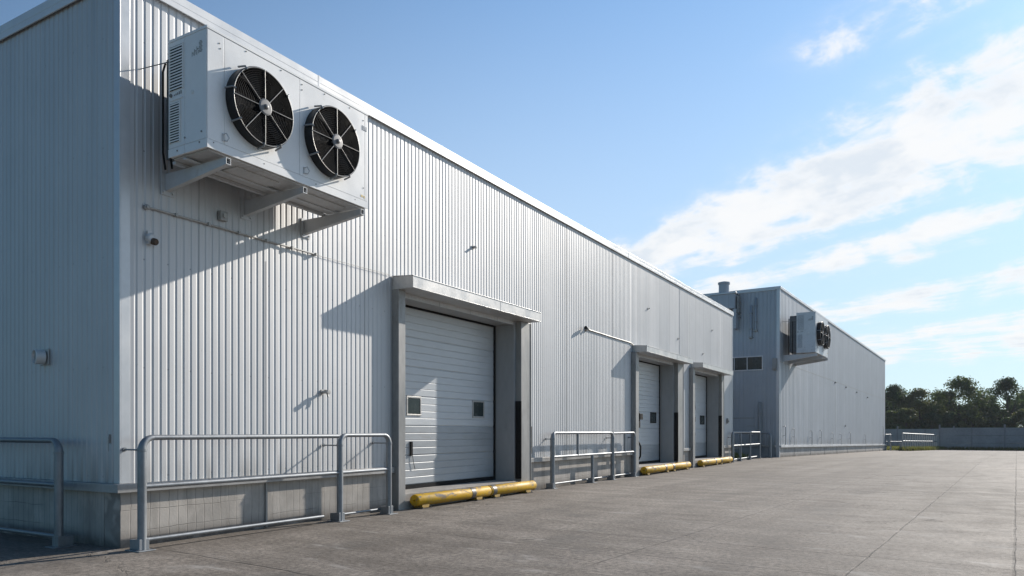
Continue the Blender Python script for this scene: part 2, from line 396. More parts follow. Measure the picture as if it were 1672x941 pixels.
# ------------------------------------------------------------------ first building
L1 = 27.5; TOP = 6.48; DEEP = -16.0; SILL = 0.72
wh = thing('warehouse', 'long silver ribbed-metal warehouse with three loading doors and a shaded end wall at left', 'warehouse')
doors = [dict(l0=4.66, l1=4.84, r0=8.66, r1=9.17, top=3.62, c0=4.66, c1=9.07, ct=3.87),
         dict(l0=15.50, l1=15.75, r0=19.35, r1=20.05, top=3.60, c0=15.6, c1=20.17, ct=3.83),
         dict(l0=21.2, l1=21.45, r0=25.1, r1=25.5, top=3.58, c0=21.4, c1=25.8, ct=3.80)]
mb = MB(); a = 0.105
for d in doors:
    cladding(mb, 'y', a, d['l0'], SILL, TOP - 0.1, 0.003, 1)
    cladding(mb, 'y', d['l0'], d['r1'], d['top'] - 0.05, TOP - 0.1, 0.003, 1)
    a = d['r1']
cladding(mb, 'y', a, L1 - 0.06, SILL, TOP - 0.1, 0.003, 1)
mb.build('front_cladding', M['clad_y'], wh)
mb = MB(); cladding(mb, 'x', DEEP, -0.085, SILL, TOP - 0.1, -0.003, -1, 0.1, 0.009, 0.62, 0.09)
mb.build('end_cladding', M['clad_x'], wh)
mb = MB(); mb.box(-0.09, 0.016, -0.016, -0.001, SILL, TOP - 0.1); mb.box(0.001, 0.016, -0.001, 0.108, SILL, TOP - 0.1)
mb.build('corner_trim', M['trim'], wh, 0.003)
mb = MB(); mb.box(-0.02, 0.018, L1 - 0.07, L1, 0.02, TOP - 0.1)
mb.build('end_trim', M['trim'], wh, 0.003)
# wall body behind the sheets (rear, far end) and the roof
mb = MB(); mb.box(DEEP, DEEP + 0.2, 0.0, L1 - 0.01, 0, TOP - 0.15); mb.box(DEEP + 0.2, -0.02, L1 - 0.2, L1 - 0.01, 0, TOP - 0.15)
mb.build('rear_wall', M['clad_y'], wh)
mb = MB(); mb.box(DEEP, -0.03, 0.02, L1 - 0.02, TOP - 0.3, TOP - 0.12); mb.build('roof', M['roof'], wh)
mb = MB()
mb.box(-0.16, 0.055, -0.055, L1 + 0.03, TOP - 0.10, TOP)            # cap along the front
mb.box(0.038, 0.055, -0.055, L1 + 0.03, TOP - 0.17, TOP - 0.10)
mb.build('parapet_cap', M['cap'], wh, 0.004)
for q in range(9): MB().box(-0.155, 0.0575, 2.95 + q * 3.05, 2.975 + q * 3.05, TOP - 0.168, TOP + 0.0025).build('cap_joint', M['trim'], wh)
mb = MB(); mb.box(DEEP, -0.16, -0.055, 0.10, TOP - 0.10, TOP); mb.box(DEEP, 0.038, -0.055, -0.038, TOP - 0.18, TOP - 0.10)
mb.build('end_parapet_cap', M['cap'], wh, 0.004)
# plinth and ledge, broken at the doors
mb = MB(); lg = MB(); a = 0.0
for d in doors + [None]:
    b = d['l0'] if d else L1
    mb = MB(); mb.box(-0.3, -0.001, a + 0.001 if a == 0 else a, b, -0.3, SILL - 0.1); mb.build('front_plinth', M['plinth_y'], wh, 0.006)
    lg = MB(); lg.box(-0.2, 0.075, a if a else -0.075, b, SILL - 0.10, SILL - 0.002); lg.build('ledge', M['ledge'], wh, 0.005)
    if d: a = d['r1']
mb = MB(); mb.box(DEEP, -0.302, 0.0, 0.3, -0.3, SILL - 0.1); mb.build('end_plinth', M['plinth_x'], wh)
mb = MB(); mb.box(DEEP, -0.202, -0.075, 0.12, SILL - 0.10, SILL - 0.002); mb.build('end_ledge', M['ledge'], wh, 0.005)
for bx in ((0.001, 0.022, 2.02, 2.05, 0.02, SILL - 0.11), (0.0125, 0.0145, 2.03, 2.036, SILL, 3.6), (0.0125, 0.0145, 11.2, 11.212, SILL, TOP - 0.18), (0.0125, 0.0145, 14.1, 14.112, SILL, TOP - 0.18)):
    MB().box(*bx).build('sheet_joint', M['jamb'], wh)

RD = -0.46
for i, d in enumerate(doors):
    P = 0.15
    fr = MB(); fr.box(RD - 0.1, P, d['l0'], d['l1'], -0.05, d['top'] + 0.03); fr.build('jamb', M['jamb'], wh, 0.006)
    fr = MB(); w = d['r1'] - d['r0']
    fr.box(0.02, P, d['r0'] + w * 0.16, d['r1'] - 0.03, -0.05, d['top'] + 0.03)
    fr.box(-0.02, P + 0.012, d['r1'] - 0.03, d['r1'], -0.05, d['top'] + 0.03)
    fr.build('jamb', M['jamb'], wh, 0.006)
    rv = MB(); rv.box(RD - 0.1, 0.02, d['r0'], d['r0'] + w * 0.16 + 0.05, 0.0, d['top'] + 0.02); rv.build('reveal', M['reveal'], wh, 0.004)
    sb = MB(); sb.box(0.0, P + 0.012, d['r0'] + w * 0.16 - 0.03, d['r0'] + w * 0.16 - 0.002, 0.3, 1.95); sb.build('rubber_strip', M['rubber'], wh, 0.006)
    li = MB(); li.box(RD - 0.1, -0.004, d['l1'], d['r0'], d['top'] - 0.04, d['top'] + 0.02); li.build('lintel', M['reveal'], wh)
    sl = MB(); sl.box(RD - 0.5, 0.12, d['l1'], d['r0'], -0.2, 0.26); sl.build('dock_slab', M['slab'], wh, 0.015)
    # canopy: flat tray with turned-down front and ends
    c = MB(); x1 = 0.45; zt = d['ct']; zb = d['top'] + 0.032
    c.box(0.016, x1, d['c0'], d['c1'], zb, zb + 0.012)
    c.hexa([(x1 - 0.012, d['c0'], zb + 0.012), (x1, d['c0'], zb + 0.012), (x1, d['c1'], zb + 0.012), (x1 - 0.012, d['c1'], zb + 0.012),
            (x1 - 0.012, d['c0'], zt - 0.03), (x1, d['c0'], zt - 0.03), (x1, d['c1'], zt - 0.03), (x1 - 0.012, d['c1'], zt - 0.03)])
    for yy in (d['c0'], d['c1'] - 0.012):
        c.hexa([(0.016, yy, zb + 0.012), (x1 - 0.012, yy, zb + 0.012), (x1 - 0.012, yy + 0.012, zb + 0.012), (0.016, yy + 0.012, zb + 0.012),
                (0.016, yy, zt), (x1 - 0.012, yy, zt - 0.03), (x1 - 0.012, yy + 0.012, zt - 0.03), (0.016, yy + 0.012, zt)])
    c.hexa([(0.016, d['c0'] - 0.008, zt), (x1 + 0.008, d['c0'] - 0.008, zt - 0.03), (x1 + 0.008, d['c1'] + 0.008, zt - 0.03), (0.016, d['c1'] + 0.008, zt),
            (0.016, d['c0'] - 0.008, zt + 0.012), (x1 + 0.008, d['c0'] - 0.008, zt - 0.018), (x1 + 0.008, d['c1'] + 0.008, zt - 0.018), (0.016, d['c1'] + 0.008, zt + 0.012)])
    ym = d['c0'] + (d['c1'] - d['c0']) * 0.62
    c.box(x1, x1 + 0.003, ym, ym + 0.02, zb, zt - 0.04)
    c.build('canopy', M['canopy'], wh, 0.004)
    # sectional door
    dz0, dz1 = 0.34, d['top'] - 0.06; n = 6 if i == 0 else 6
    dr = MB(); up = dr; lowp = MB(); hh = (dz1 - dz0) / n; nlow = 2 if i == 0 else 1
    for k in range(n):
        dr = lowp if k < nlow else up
        z0 = dz0 + k * hh; z1 = z0 + hh - 0.012
        ribs = 4
        for q in range(ribs):
            za = z0 + (z1 - z0) * q / ribs; zb2 = z0 + (z1 - z0) * (q + 1) / ribs
            xf = RD
            y0, y1 = d['l1'], d['r0'] - 0.06
            vs = [(xf - 0.006, y0, za), (xf - 0.006, y1, za), (xf, y0, za + 0.012), (xf, y1, za + 0.012), (xf, y0, zb2 - 0.008), (xf, y1, zb2 - 0.008), (xf - 0.006, y0, zb2), (xf - 0.006, y1, zb2)]
            dr.add(vs, [(0, 1, 3, 2), (2, 3, 5, 4), (4, 5, 7, 6)])
        dr.box(RD - 0.06, RD - 0.012, d['l1'], d['r0'] - 0.06, z0 - 0.012, z1)
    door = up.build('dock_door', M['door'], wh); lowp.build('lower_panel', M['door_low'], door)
    g = MB(); g.box(RD - 0.08, RD + 0.02, d['r0'] - 0.06, d['r0'] - 0.001, 0.262, d['top'] - 0.042); g.build('edge_seal', M['rubber'], door)
    g = MB(); g.box(RD - 0.05, RD + 0.012, d['l1'], d['r0'] - 0.062, 0.262, dz0 - 0.002); g.build('bottom_seal', M['rubber'], door)
    g = MB(); g.box(RD - 0.08, RD + 0.03, d['l1'], d['r0'] - 0.062, dz1 + 0.001, d['top'] - 0.042); g.build('head_seal', M['rubber'], door)
    wins = {0: [(5.66, 6.02), (7.81, 8.19)], 1: [(18.45, 18.95)], 2: [(24.2, 24.75)]}[i]
    for (y0, y1) in wins:
        f = MB(); z0, z1 = 1.62, 1.91
        e = 0.035
        f.box(RD - 0.002, RD + 0.014, y0 - e, y1 + e, z0 - e, z0); f.box(RD - 0.002, RD + 0.014, y0 - e, y1 + e, z1, z1 + e)
        f.box(RD - 0.002, RD + 0.014, y0 - e, y0, z0, z1); f.box(RD - 0.002, RD + 0.014, y1, y1 + e, z0, z1)
        f.build('window_frame', M['conduit'] if i == 0 else M['rubber'], door, 0.006)
        f = MB(); f.box(RD - 0.001, RD + 0.005, y0, y1, z0, z1); f.build('window_pane', M['glass'], door)
    hy = d['l1'] + (0.75 if i == 0 else 1.0)
    h = MB()
    if i == 0:
        hy = 5.72
        h.box(RD, RD + 0.03, hy, hy + 0.035, 0.86, 1.12); h.box(RD, RD + 0.022, hy + 0.05, hy + 0.07, 0.86, 1.12)
        h.tube([(RD + 0.02, hy + 0.06, 0.87), (RD + 0.022, hy + 0.09, 0.72), (RD + 0.022, hy + 0.13, 0.62)], 0.006, 6)
    else:
        hy = d['l1'] + 1.15
        h.box(RD, RD + 0.12, hy, hy + 0.25, 1.55, 1.9); h.box(RD, RD + 0.2, hy + 0.06, hy + 0.3, 1.68, 1.86); h.box(RD + 0.02, RD + 0.09, hy + 0.22, hy + 0.36, 1.42, 1.7)
    h.build('handle', M['rubber'], door, 0.004)

# ------------------------------------------------------------------ wall-mounted cooling units
def cooling_unit(root, s0, s1, z0, z1, dback, dfront, fan_r, enamel, arms, nrings=15):
    """local frame: x out from wall, y along wall"""
    L = s1 - s0; Hh = z1 - z0; k = Hh / 1.32
    base_h = 0.10 * k; t = 0.006
    c = MB(); c.box(dback, dfront, s0, s1, z0 + 0.01, z1 - 0.012)
    cab = c.build('cabinet', enamel, root, 0.006)
    # front panels with open seams
    f = MB(); ys = [s0, s0 + L * 0.085, s0 + L * 0.515, s1 - 0.06 * k, s1]
    for a, b in zip(ys[:-1], ys[1:]):
        f.box(dfront, dfront + t, a + 0.002, b - 0.002, z0 + base_h, z1 - 0.035 * k)
    f.box(dfront, dfront + t + 0.003, s0 - 0.004, s1 + 0.004, z0, z0 + base_h - 0.005)
    f.box(dback, dfront + t + 0.005, s0 - 0.008, s1 + 0.008, z1 - 0.031 * k, z1)
    f.build('front_panel', enamel, cab, 0.003)
    sp = MB(); dm = dback + (dfront - dback) * 0.44
    sp.box(dback + 0.003, dm - 0.002, s0 - t, s0, z0 + base_h, z1 - 0.035 * k); sp.box(dm + 0.002, dfront - 0.001, s0 - t, s0, z0 + base_h, z1 - 0.035 * k)
    sp.box(dback, dm - 0.002, s0 - t - 0.002, s0, z0, z0 + base_h - 0.005); sp.box(dm + 0.002, dfront, s0 - t - 0.002, s0, z0, z0 + base_h - 0.005)
    sp.build('side_panel', enamel, cab, 0.003)
    # two louvred vents on the end
    wv = dm - dback
    for (za, zb, xb) in ((z0 + Hh * 0.56, z0 + Hh * 0.93, dm - wv * 0.10), (z0 + Hh * 0.12, z0 + Hh * 0.45, dm - wv * 0.28)):
        g = MB(); xa = dback + wv * 0.14; yy = s0 - t - 0.001
        g.box(xa, xb, yy - 0.003, yy, za, zb)
        gr = g.build('vent', M['void'], root)
        g = MB(); n = 15; h = (zb - za) / n
        for q in range(n):
            zc = za + q * h
            g.hexa([(xa, yy - 0.004, zc + h * 0.30), (xb, yy - 0.004, zc + h * 0.30), (xb, yy - 0.016, zc), (xa, yy - 0.016, zc),
                    (xa, yy - 0.004, zc + h * 0.86), (xb, yy - 0.004, zc + h * 0.86), (xb, yy - 0.018, zc + h * 0.40), (xa, yy - 0.018, zc + h * 0.40)])
        g.box(xa - 0.012, xa, yy - 0.014, yy, za - 0.01, zb + 0.01); g.box(xb, xb + 0.012, yy - 0.014, yy, za - 0.01, zb + 0.01)
        g.build('slats', enamel, gr)
    g = MB(); zm = z0 + Hh * 0.495; yy = s0 - t
    g.box(dback + wv * 0.10, dback + wv * 0.9, yy - 0.008, yy, zm - 0.03 * k, zm - 0.012 * k)
    g.build('vent_rail', enamel, cab, 0.002)
    g = MB(); g.tube([(dback + wv * 0.18, yy, zm + 0.035 * k), (dback + wv * 0.18, yy - 0.014, zm + 0.035 * k)], 0.02 * k, 10)
    g.build('latch', M['label'], cab)
    g = MB()
    for q in range(5): g.box(dback + wv * (0.36 + 0.1 * q), dback + wv * (0.41 + 0.1 * q), yy - 0.004, yy, zm + 0.022 * k, zm + (0.035 + 0.006 * q) * k)
    g.build('stamped_text', M['label'], cab)
    # faded marking and a round plug on the plain half of the end
    g = MB(); wd = dfront - dm
    for q in range(9): 
        hw = (0.018 + 0.012 * abs(math.sin(q * 1.1))) * k
        xm = dm + wd * 0.74; zz = z1 - Hh * (0.115 + 0.011 * q)
        g.box(xm - hw, xm + hw, yy - 0.0015, yy - 0.0002, zz, zz + 0.0075 * k)
    for q in range(3):
        xm = dm + wd * (0.34 + 0.11 * q)
        zz = z1 - Hh * 0.215; hq = (0.05 + 0.02 * q) * k
        g.box(xm, xm + 0.008 * k, yy - 0.0015, yy - 0.0002, zz, zz + hq); g.box(xm + 0.012 * k, xm + 0.032 * k, yy - 0.0015, yy - 0.0002, zz + hq * 0.6, zz + hq * 0.75)
        g.box(xm + 0.024 * k, xm + 0.031 * k, yy - 0.0015, yy - 0.0002, zz + hq * 0.1, zz + hq * 0.5)
    g.build('marking', M['label'], cab)
    g = MB(); g.lathe((dm + wd * 0.36, yy, z0 + Hh * 0.49), (0, -1, 0), [(0.024 * k, 0), (0.024 * k, 0.006), (0.0, 0.01)], 18)
    g.build('plug', M['whiteplate'], cab)
    # screws, drain loops, plates on the front
    xf = dfront + t
    for (ya, za) in ((0.06, 0.90), (0.065, 0.86), (0.53, 0.93), (0.53, 0.88), (0.965, 0.9), (0.965, 0.2), (0.20, 0.955), (0.40, 0.955), (0.68, 0.955), (0.86, 0.955), (0.03, 0.055), (0.3, 0.045), (0.62, 0.045), (0.9, 0.045)):
        MB().tube([(xf - 0.002, s0 + L * ya, z0 + Hh * za), (xf + 0.006, s0 + L * ya, z0 + Hh * za)], 0.0075 * k, 8).build('screw', M['label'], cab)
    for (xa, za) in ((0.83, 0.055), (0.88, 0.14), (0.45, 0.13), (0.25, 0.04)):
        MB().tube([(dback + (dfront - dback) * xa, s0 - t + 0.002, z0 + Hh * za), (dback + (dfront - dback) * xa, s0 - t - 0.008, z0 + Hh * za)], 0.010 * k, 8).build('screw', M['label'], cab)
    for fy in (0.085, 0.55):
        g = MB(); yc = s0 + L * fy; zc = z0 + Hh * 0.13
        g.box(xf, xf + 0.01, yc - 0.03 * k, yc - 0.012 * k, zc - 0.04 * k, zc + 0.04 * k)
        g.tube([(xf + 0.004, yc - 0.02 * k, zc + 0.03 * k), (xf + 0.035, yc, zc + 0.045 * k), (xf + 0.045, yc + 0.03 * k, zc), (xf + 0.035, yc + 0.01 * k, zc - 0.04 * k), (xf, yc - 0.01 * k, zc - 0.03 * k)], 0.007 * k, 8)
        g.build('latch', M['bracket'], cab)
    g = MB(); g.box(xf, xf + 0.004, s0 + L * 0.955, s0 + L * 0.99, z0 + Hh * 0.80, z0 + Hh * 0.845); g.build('rating_plate', M['blabel'], cab)
    g = MB(); g.box(xf, xf + 0.003, s0 + L * 0.945, s0 + L * 0.962, z0 + Hh * 0.10, z0 + Hh * 0.122); g.box(xf, xf + 0.003, s0 + L * 0.968, s0 + L * 0.975, z0 + Hh * 0.095, z0 + Hh * 0.12); g.build('sticker', M['ylabel'], cab)
    # underside tray and pan
    g = MB(); g.box(dback + 0.03, dfront - 0.03, s0 + 0.04, s1 - 0.04, z0 - 0.014, z0 + 0.008)
    g.box(dback + 0.14, dfront - 0.16, s0 + L * 0.2, s0 + L * 0.45, z0 - 0.032, z0 - 0.014); g.box(dback + 0.14, dfront - 0.16, s0 + L * 0.62, s0 + L * 0.9, z0 - 0.032, z0 - 0.014)
    g.build('base_tray', M['under'], root, 0.004)
    g = MB()
    g.box(dback - 0.02, dback + 0.03, s0 + 0.06, s1 - 0.06, z0 - 0.05, z0 - 0.0145); g.box(dfront * 0.58, dfront * 0.58 + 0.05, s0 + 0.02, s1 - 0.02, z0 - 0.05, z0 - 0.033)
    g.build('base_rail', M['bracket'], root, 0.003)
    # coil block and pipes in the gap behind
    g = MB(); g.box(dback * 0.5, dback - 0.001, s0 + 0.10, s1 - 0.05, z0 + 0.05, z1 - 0.12)
    g.build('coil', M['coil'], root)
    for q in range(2):
        yy2 = s0 + 0.10 + 0.02 * q; xx = dback * (0.45 + 0.25 * q)
        g = MB(); g.tube([(xx, yy2, z1 - Hh * (0.12 + 0.05 * q)), (xx, yy2 - 0.03, z1 - Hh * (0.2 + 0.05 * q)), (xx, yy2 - 0.03, z0 + Hh * 0.1), (xx, yy2, z0 - 0.06)], 0.012 * k, 8)
        g.build('refrigerant_pipe', M['rubber'], root)
    g = MB(); g.tube([(0.01, s0 - 0.10, z1 - Hh * 0.2), (dback + 0.04, s0 - 0.02, z1 - Hh * 0.19)], 0.006 * k, 8); g.build('stay_rod', M['steel'], root)
    # fans
    zc = z0 + Hh * 0.497
    for fy in (0.262, 0.715):
        yc = s0 + L * fy; x0 = dfront + t; dep = 0.12 * k; C = (x0, yc, zc)
        g = MB(); g.lathe(C, (1, 0, 0), [(fan_r * 1.005, 0), (fan_r * 1.0, dep), (fan_r * 0.985, dep + 0.006), (fan_r * 0.965, dep + 0.003), (fan_r * 0.955, 0.004)], 72)
        sh = g.build('fan', M['black'], root)
        g = MB(); g.lathe(C, (1, 0, 0), [(fan_r * 0.955, 0.004), (0.0, 0.0045)], 48); g.build('fan_well', M['void'], sh)
        g = MB(); xb = x0 + dep * 0.42
        for q in range(5):
            a0 = q * 2 * math.pi / 5 + 0.35; vs = []
            for rr, tw, wid in ((0.2, 0.9, 0.34), (0.6, 0.6, 0.36), (0.92, 0.42, 0.40)):
                for sgn in (-1, 1):
                    an = a0 + sgn * wid + rr * 0.5
                    vs.append((xb + sgn * 0.03 * k * tw, yc + math.cos(an) * fan_r * rr, zc + math.sin(an) * fan_r * rr))
            g.add(vs, [(0, 1, 3, 2), (2, 3, 5, 4)], True)
        g.build('fan_blades', M['rubber'], sh)
        g = MB(); xg = x0 + dep + 0.004
        for q in range(nrings):
            g.ring((xg, yc, zc), (1, 0, 0), fan_r * (0.25 + 0.70 * q / (nrings - 1)), 0.0030 * k, 56, 5)
        g.build('guard', M['wire'], sh)
        g = MB()
        g.ring((xg + 0.002, yc, zc), (1, 0, 0), fan_r * 0.975, 0.0045 * k, 64, 6)
        for q in range(8):
            an = q * math.pi / 4 + math.pi / 8 * 0.02 + (0.0 if q % 2 == 0 else 0.08)
            dy, dz = math.cos(an), math.sin(an)
            g.tube([(xg + 0.012, yc + dy * fan_r * 0.18, zc + dz * fan_r * 0.18), (xg + 0.009, yc + dy * fan_r * 0.97, zc + dz * fan_r * 0.97)], 0.0037 * k, 6)
        g.build('guard_spokes', M['spoke'], sh)
        g = MB(); g.lathe((xg, yc, zc), (1, 0, 0), [(0.0, 0.004), (fan_r * 0.205, 0.004), (fan_r * 0.21, 0.016), (fan_r * 0.17, 0.022), (fan_r * 0.07, 0.024), (fan_r * 0.05, 0.045), (0, 0.05)], 32)
        g.build('hub', M['hub'], sh)
        for an in (R(38), R(128), R(216), R(268), R(302), R(-8) + math.pi):
            dy, dz = math.cos(an), math.sin(an)
            p = [(x0 + dep * 0.2, yc + dy * fan_r * 1.07, zc + dz * fan_r * 1.07), (x0 + dep + 0.01, yc + dy * fan_r * 1.03, zc + dz * fan_r * 1.03), (xg + 0.012, yc + dy * fan_r * 0.95, zc + dz * fan_r * 0.95)]
            MB().tube(p, 0.011 * k, 8).build('guard_clip', M['steel'], sh)
    # brackets: wall plate and tapering arm
    for yb in arms:
        g = MB(); hw = 0.033 * k; zt = z0 - 0.052; zw = z0 - 0.25 * k; xt = dfront + 0.055
        for sg in (-1, 1):
            ya, yb2 = (yb - hw, yb - hw + 0.008) if sg < 0 else (yb + hw - 0.008, yb + hw)
            g.hexa([(0.025, ya, zw), (xt, ya, zt - 0.075 * k), (xt, yb2, zt - 0.075 * k), (0.025, yb2, zw),
                    (0.025, ya, zt), (xt, ya, zt), (xt, yb2, zt), (0.025, yb2, zt)])
        g.hexa([(0.025, yb - hw + 0.008, zt - 0.008), (xt, yb - hw + 0.008, zt - 0.008), (xt, yb + hw - 0.008, zt - 0.008), (0.025, yb + hw - 0.008, zt - 0.008),
                (0.025, yb - hw + 0.008, zt - 0.0005), (xt, yb - hw + 0.008, zt - 0.0005), (xt, yb + hw - 0.008, zt - 0.0005), (0.025, yb + hw - 0.008, zt - 0.0005)])
        g.hexa([(0.025, yb - hw + 0.008, zw + 0.0005), (xt, yb - hw + 0.008, zt - 0.0745 * k), (xt, yb + hw - 0.008, zt - 0.0745 * k), (0.025, yb + hw - 0.008, zw + 0.0005),
                (0.025, yb - hw + 0.008, zw + 0.009), (xt, yb - hw + 0.008, zt - 0.066 * k), (xt, yb + hw - 0.008, zt - 0.066 * k), (0.025, yb + hw - 0.008, zw + 0.009)])
        br = g.build('bracket', M['bracket'], root, 0.002)
        g = MB(); g.box(0.0125, 0.024, yb - 0.085 * k, yb + 0.085 * k, zw - 0.05 * k, zt + 0.02)
        for q in (-1, 1): g.tube([(0.022, yb + q * 0.06 * k, zw - 0.015), (0.045, yb + q * 0.06 * k, zw - 0.015)], 0.014 * k, 8)
        g.build('wall_plate', M['bracket'], br, 0.002)

u1 = thing('cooling_unit', 'white twin-fan cooling unit on brackets high on the nearest warehouse wall, beside its corner', 'cooling unit', (0, 0, 0), group='wall-mounted cooling units')
cooling_unit(u1, 0.335, 2.90, 4.372, 5.69, 0.38, 1.035, 0.437, M['cabinet'], (0.57, 1.70, 2.74))

# ------------------------------------------------------------------ second building
RZ = math.atan2(-0.059139, 0.99825)
ROT2 = (-0.0128, 0, RZ); O2 = (0.7435, 33.980, 0.0)
b2 = thing('cold_store_building', 'taller blue-grey ribbed building in the distance beyond the gap after the warehouse', 'building', O2, ROT2)
T2 = 8.66; L2 = 39.8; W2 = -16.0; S2 = 0.62
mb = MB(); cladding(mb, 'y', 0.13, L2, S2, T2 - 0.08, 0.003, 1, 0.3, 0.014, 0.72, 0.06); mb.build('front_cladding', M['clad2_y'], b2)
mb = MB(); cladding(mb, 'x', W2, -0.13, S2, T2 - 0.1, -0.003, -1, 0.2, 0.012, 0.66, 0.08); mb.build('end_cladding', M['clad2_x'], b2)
mb = MB(); mb.box(-0.14, 0.022, -0.022, -0.001, 0.0, T2 - 0.1); mb.box(0.001, 0.022, -0.001, 0.14, 0.0, T2 - 0.1); mb.build('corner_trim', M['trim'], b2, 0.004)
mb = MB(); mb.box(-0.2, 0.07, -0.07, L2 + 0.05, T2 - 0.13, T2); mb.build('parapet_cap', M['cap'], b2, 0.006)
mb = MB(); mb.box(W2, -0.2, -0.07, 0.13, T2 - 0.17, T2); mb.build('end_parapet_cap', M['trim'], b2, 0.006)
mb = MB(); mb.box(W2, -0.05, 0.05, L2 - 0.05, T2 - 0.4, T2 - 0.2); mb.build('roof', M['roof'], b2)
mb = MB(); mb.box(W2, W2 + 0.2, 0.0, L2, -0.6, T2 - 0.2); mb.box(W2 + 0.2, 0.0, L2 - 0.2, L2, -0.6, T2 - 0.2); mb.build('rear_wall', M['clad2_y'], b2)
mb = MB(); mb.box(-0.3, -0.001, 0.15, L2 + 0.01, -0.6, S2 - 0.12)
for q in range(9): mb.box(-0.001, 0.012, 3.2 + q * 4.1, 3.26 + q * 4.1, -0.6, S2 - 0.13)
mb.build('front_plinth', M['plinth2'], b2, 0.006)
mb = MB(); mb.box(W2, -0.15, -0.001, 0.3, -0.6, S2 - 0.12); mb.build('end_plinth', M['boundary'], b2)
mb = MB(); mb.box(-0.2, 0.11, 0.0, L2 + 0.1, S2 - 0.12, S2 - 0.002); mb.build('ledge', M['cap'], b2, 0.006)
mb = MB(); mb.box(W2, -0.2, -0.06, 0.0, S2 - 0.1, S2 - 0.002); mb.build('end_ledge', M['ledge'], b2, 0.006)
MB().box(0.016, 0.022, 14.9, 14.94, S2, 4.82).build('sheet_joint', M['jamb'], b2); MB().box(0.0175, 0.021, 0.15, L2, 4.83, 4.86).build('sheet_joint', M['jamb'], b2)
# window on the end wall
w = MB(); y = -0.015
x0, x1, z0, z1 = -2.55, -0.85, 4.50, 5.14
w.box(x0, x1, y - 0.045, y, z0 - 0.06, z0); w.box(x0, x1, y - 0.045, y, z1, z1 + 0.06); w.box(x0 - 0.06, x0, y - 0.045, y, z0 - 0.06, z1 + 0.06); w.box(x1, x1 + 0.06, y - 0.045, y, z0 - 0.06, z1 + 0.06)
for xx in (-2.27, -1.60): w.box(xx - 0.02, xx + 0.02, y - 0.04, y, z0, z1)
wf = w.build('window', M['trim'], b2, 0.006)
w = MB(); w.box(x0, x1, y - 0.012, y - 0.004, z0, z1); w.build('window_pane', M['glass'], wf)
# plain access panel and its joint line
w = MB(); w.box(-1.98, -1.3, -0.021, -0.0155, 0.72, 3.05); w.build('access_panel', M['clad2_x'], b2)
w = MB(); w.box(-2.7, -1.22, -0.03, -0.0215, 1.98, 2.02); w.box(-1.6, -1.2, -0.024, -0.0215, 1.58, 1.6); w.build('panel_rail', M['jamb'], b2)
# roof outlet box with a short stack, downpipe below it
fl = thing('roof_vent_duct', 'grey square ventilation duct with a round capped stack at the roof edge', 'duct', O2, ROT2)
w = MB(); w.box(-3.35, -2.08, -0.62, -0.075, 7.65, 8.42); w.build('duct_box', M['clad2_x'], fl, 0.02)
w = MB(); w.box(-2.2, -2.03, -0.55, -0.075, 6.6, 7.645); w.build('duct_drop', M['clad2_x'], fl, 0.015)
w = MB(); w.box(-3.4, -2.02, -0.68, -0.075, 8.42, 8.50); w.build('duct_lid', M['trim'], fl, 0.01)
w = MB(); w.lathe((-2.72, -0.36, 8.5), (0, 0, 1), [(0.27, 0.0), (0.27, 0.48), (0.31, 0.49), (0.31, 0.58), (0.0, 0.66)], 24); w.build('stack', M['clad2_x'], fl)
w = MB(); w.box(-2.03, -1.96, -0.4, -0.02, 7.4, 8.3)
for q in range(4): w.box(-1.97, -1.93, -0.42, -0.02, 7.2 + q * 0.26, 7.26 + q * 0.26)
w.build('duct_strap', M['jamb'], fl)
def pipe2(label, x, za, zb, r, mat, name='drain_pipe', cat='pipe', topbend=True):
    t = thing(name, label, cat, O2, ROT2)
    w = MB(); pts = [(x, -r - 0.03, zb), (x, -r - 0.03, za)]
    if topbend: pts = [(x - 0.02, 0.02, za + 0.02)] + [(x, -r - 0.03, za)] + [(x, -r - 0.03, zb)]
    w.tube(pts, r, 10); w.build('pipe', mat, t)
    w = MB(); w.box(x - r * 1.6, x + r * 1.6, -2 * r - 0.05, -0.01, zb - 0.05, zb + 0.04); w.build('pipe_foot', M['jamb'], t)
    for zz in (za - (za - zb) * 0.25, za - (za - zb) * 0.75): MB().box(x - r * 1.3, x + r * 1.3, -2 * r - 0.04, -0.012, zz, zz + 0.04).build('pipe_clamp', M['jamb'], t)
pipe2('shorter of two pale vertical pipes above the window on the shaded end wall', -1.40, 7.78, 6.15, 0.06, M['clad2_x'])
pipe2('upper right grey vertical pipe above the window on the shaded end wall', -1.16, 8.15, 6.5, 0.05, M['clad2_x'])
pipe2('dark downpipe standing against the shaded end wall beside the white notice', -0.93, 2.75, 0.62, 0.075, M['jamb'], 'downpipe', 'pipe')
t = tag(MB().box(-0.09, 0.13, -0.05, 0.0, -0.09, 0.09).build('notice_plate', M['whiteplate'], None, 0.004), 'small white notice plate on the shaded end wall above the far guard rail', 'sign')
def place2(o, x, y, z):
    m = Matrix.Translation(Vector(O2)) @ Matrix.Rotation(RZ, 4, 'Z') @ Matrix.Rotation(-0.0128, 4, 'X')
    o.location = m @ Vector((x, y, z)); o.rotation_euler = ROT2
place2(t, -1.42, -0.03, 1.22)
t = MB().box(-0.12, 0.1, -0.12, 0.0, -0.3, 0.3).box(-0.06, 0.06, -0.2, -0.12, -0.24, -0.12).build('junction_box', M['jamb'], None, 0.008)
tag(t, 'tall dark junction box on the corner of the far building, level with its window', 'junction box'); place2(t, -0.2, -0.022, 4.72)
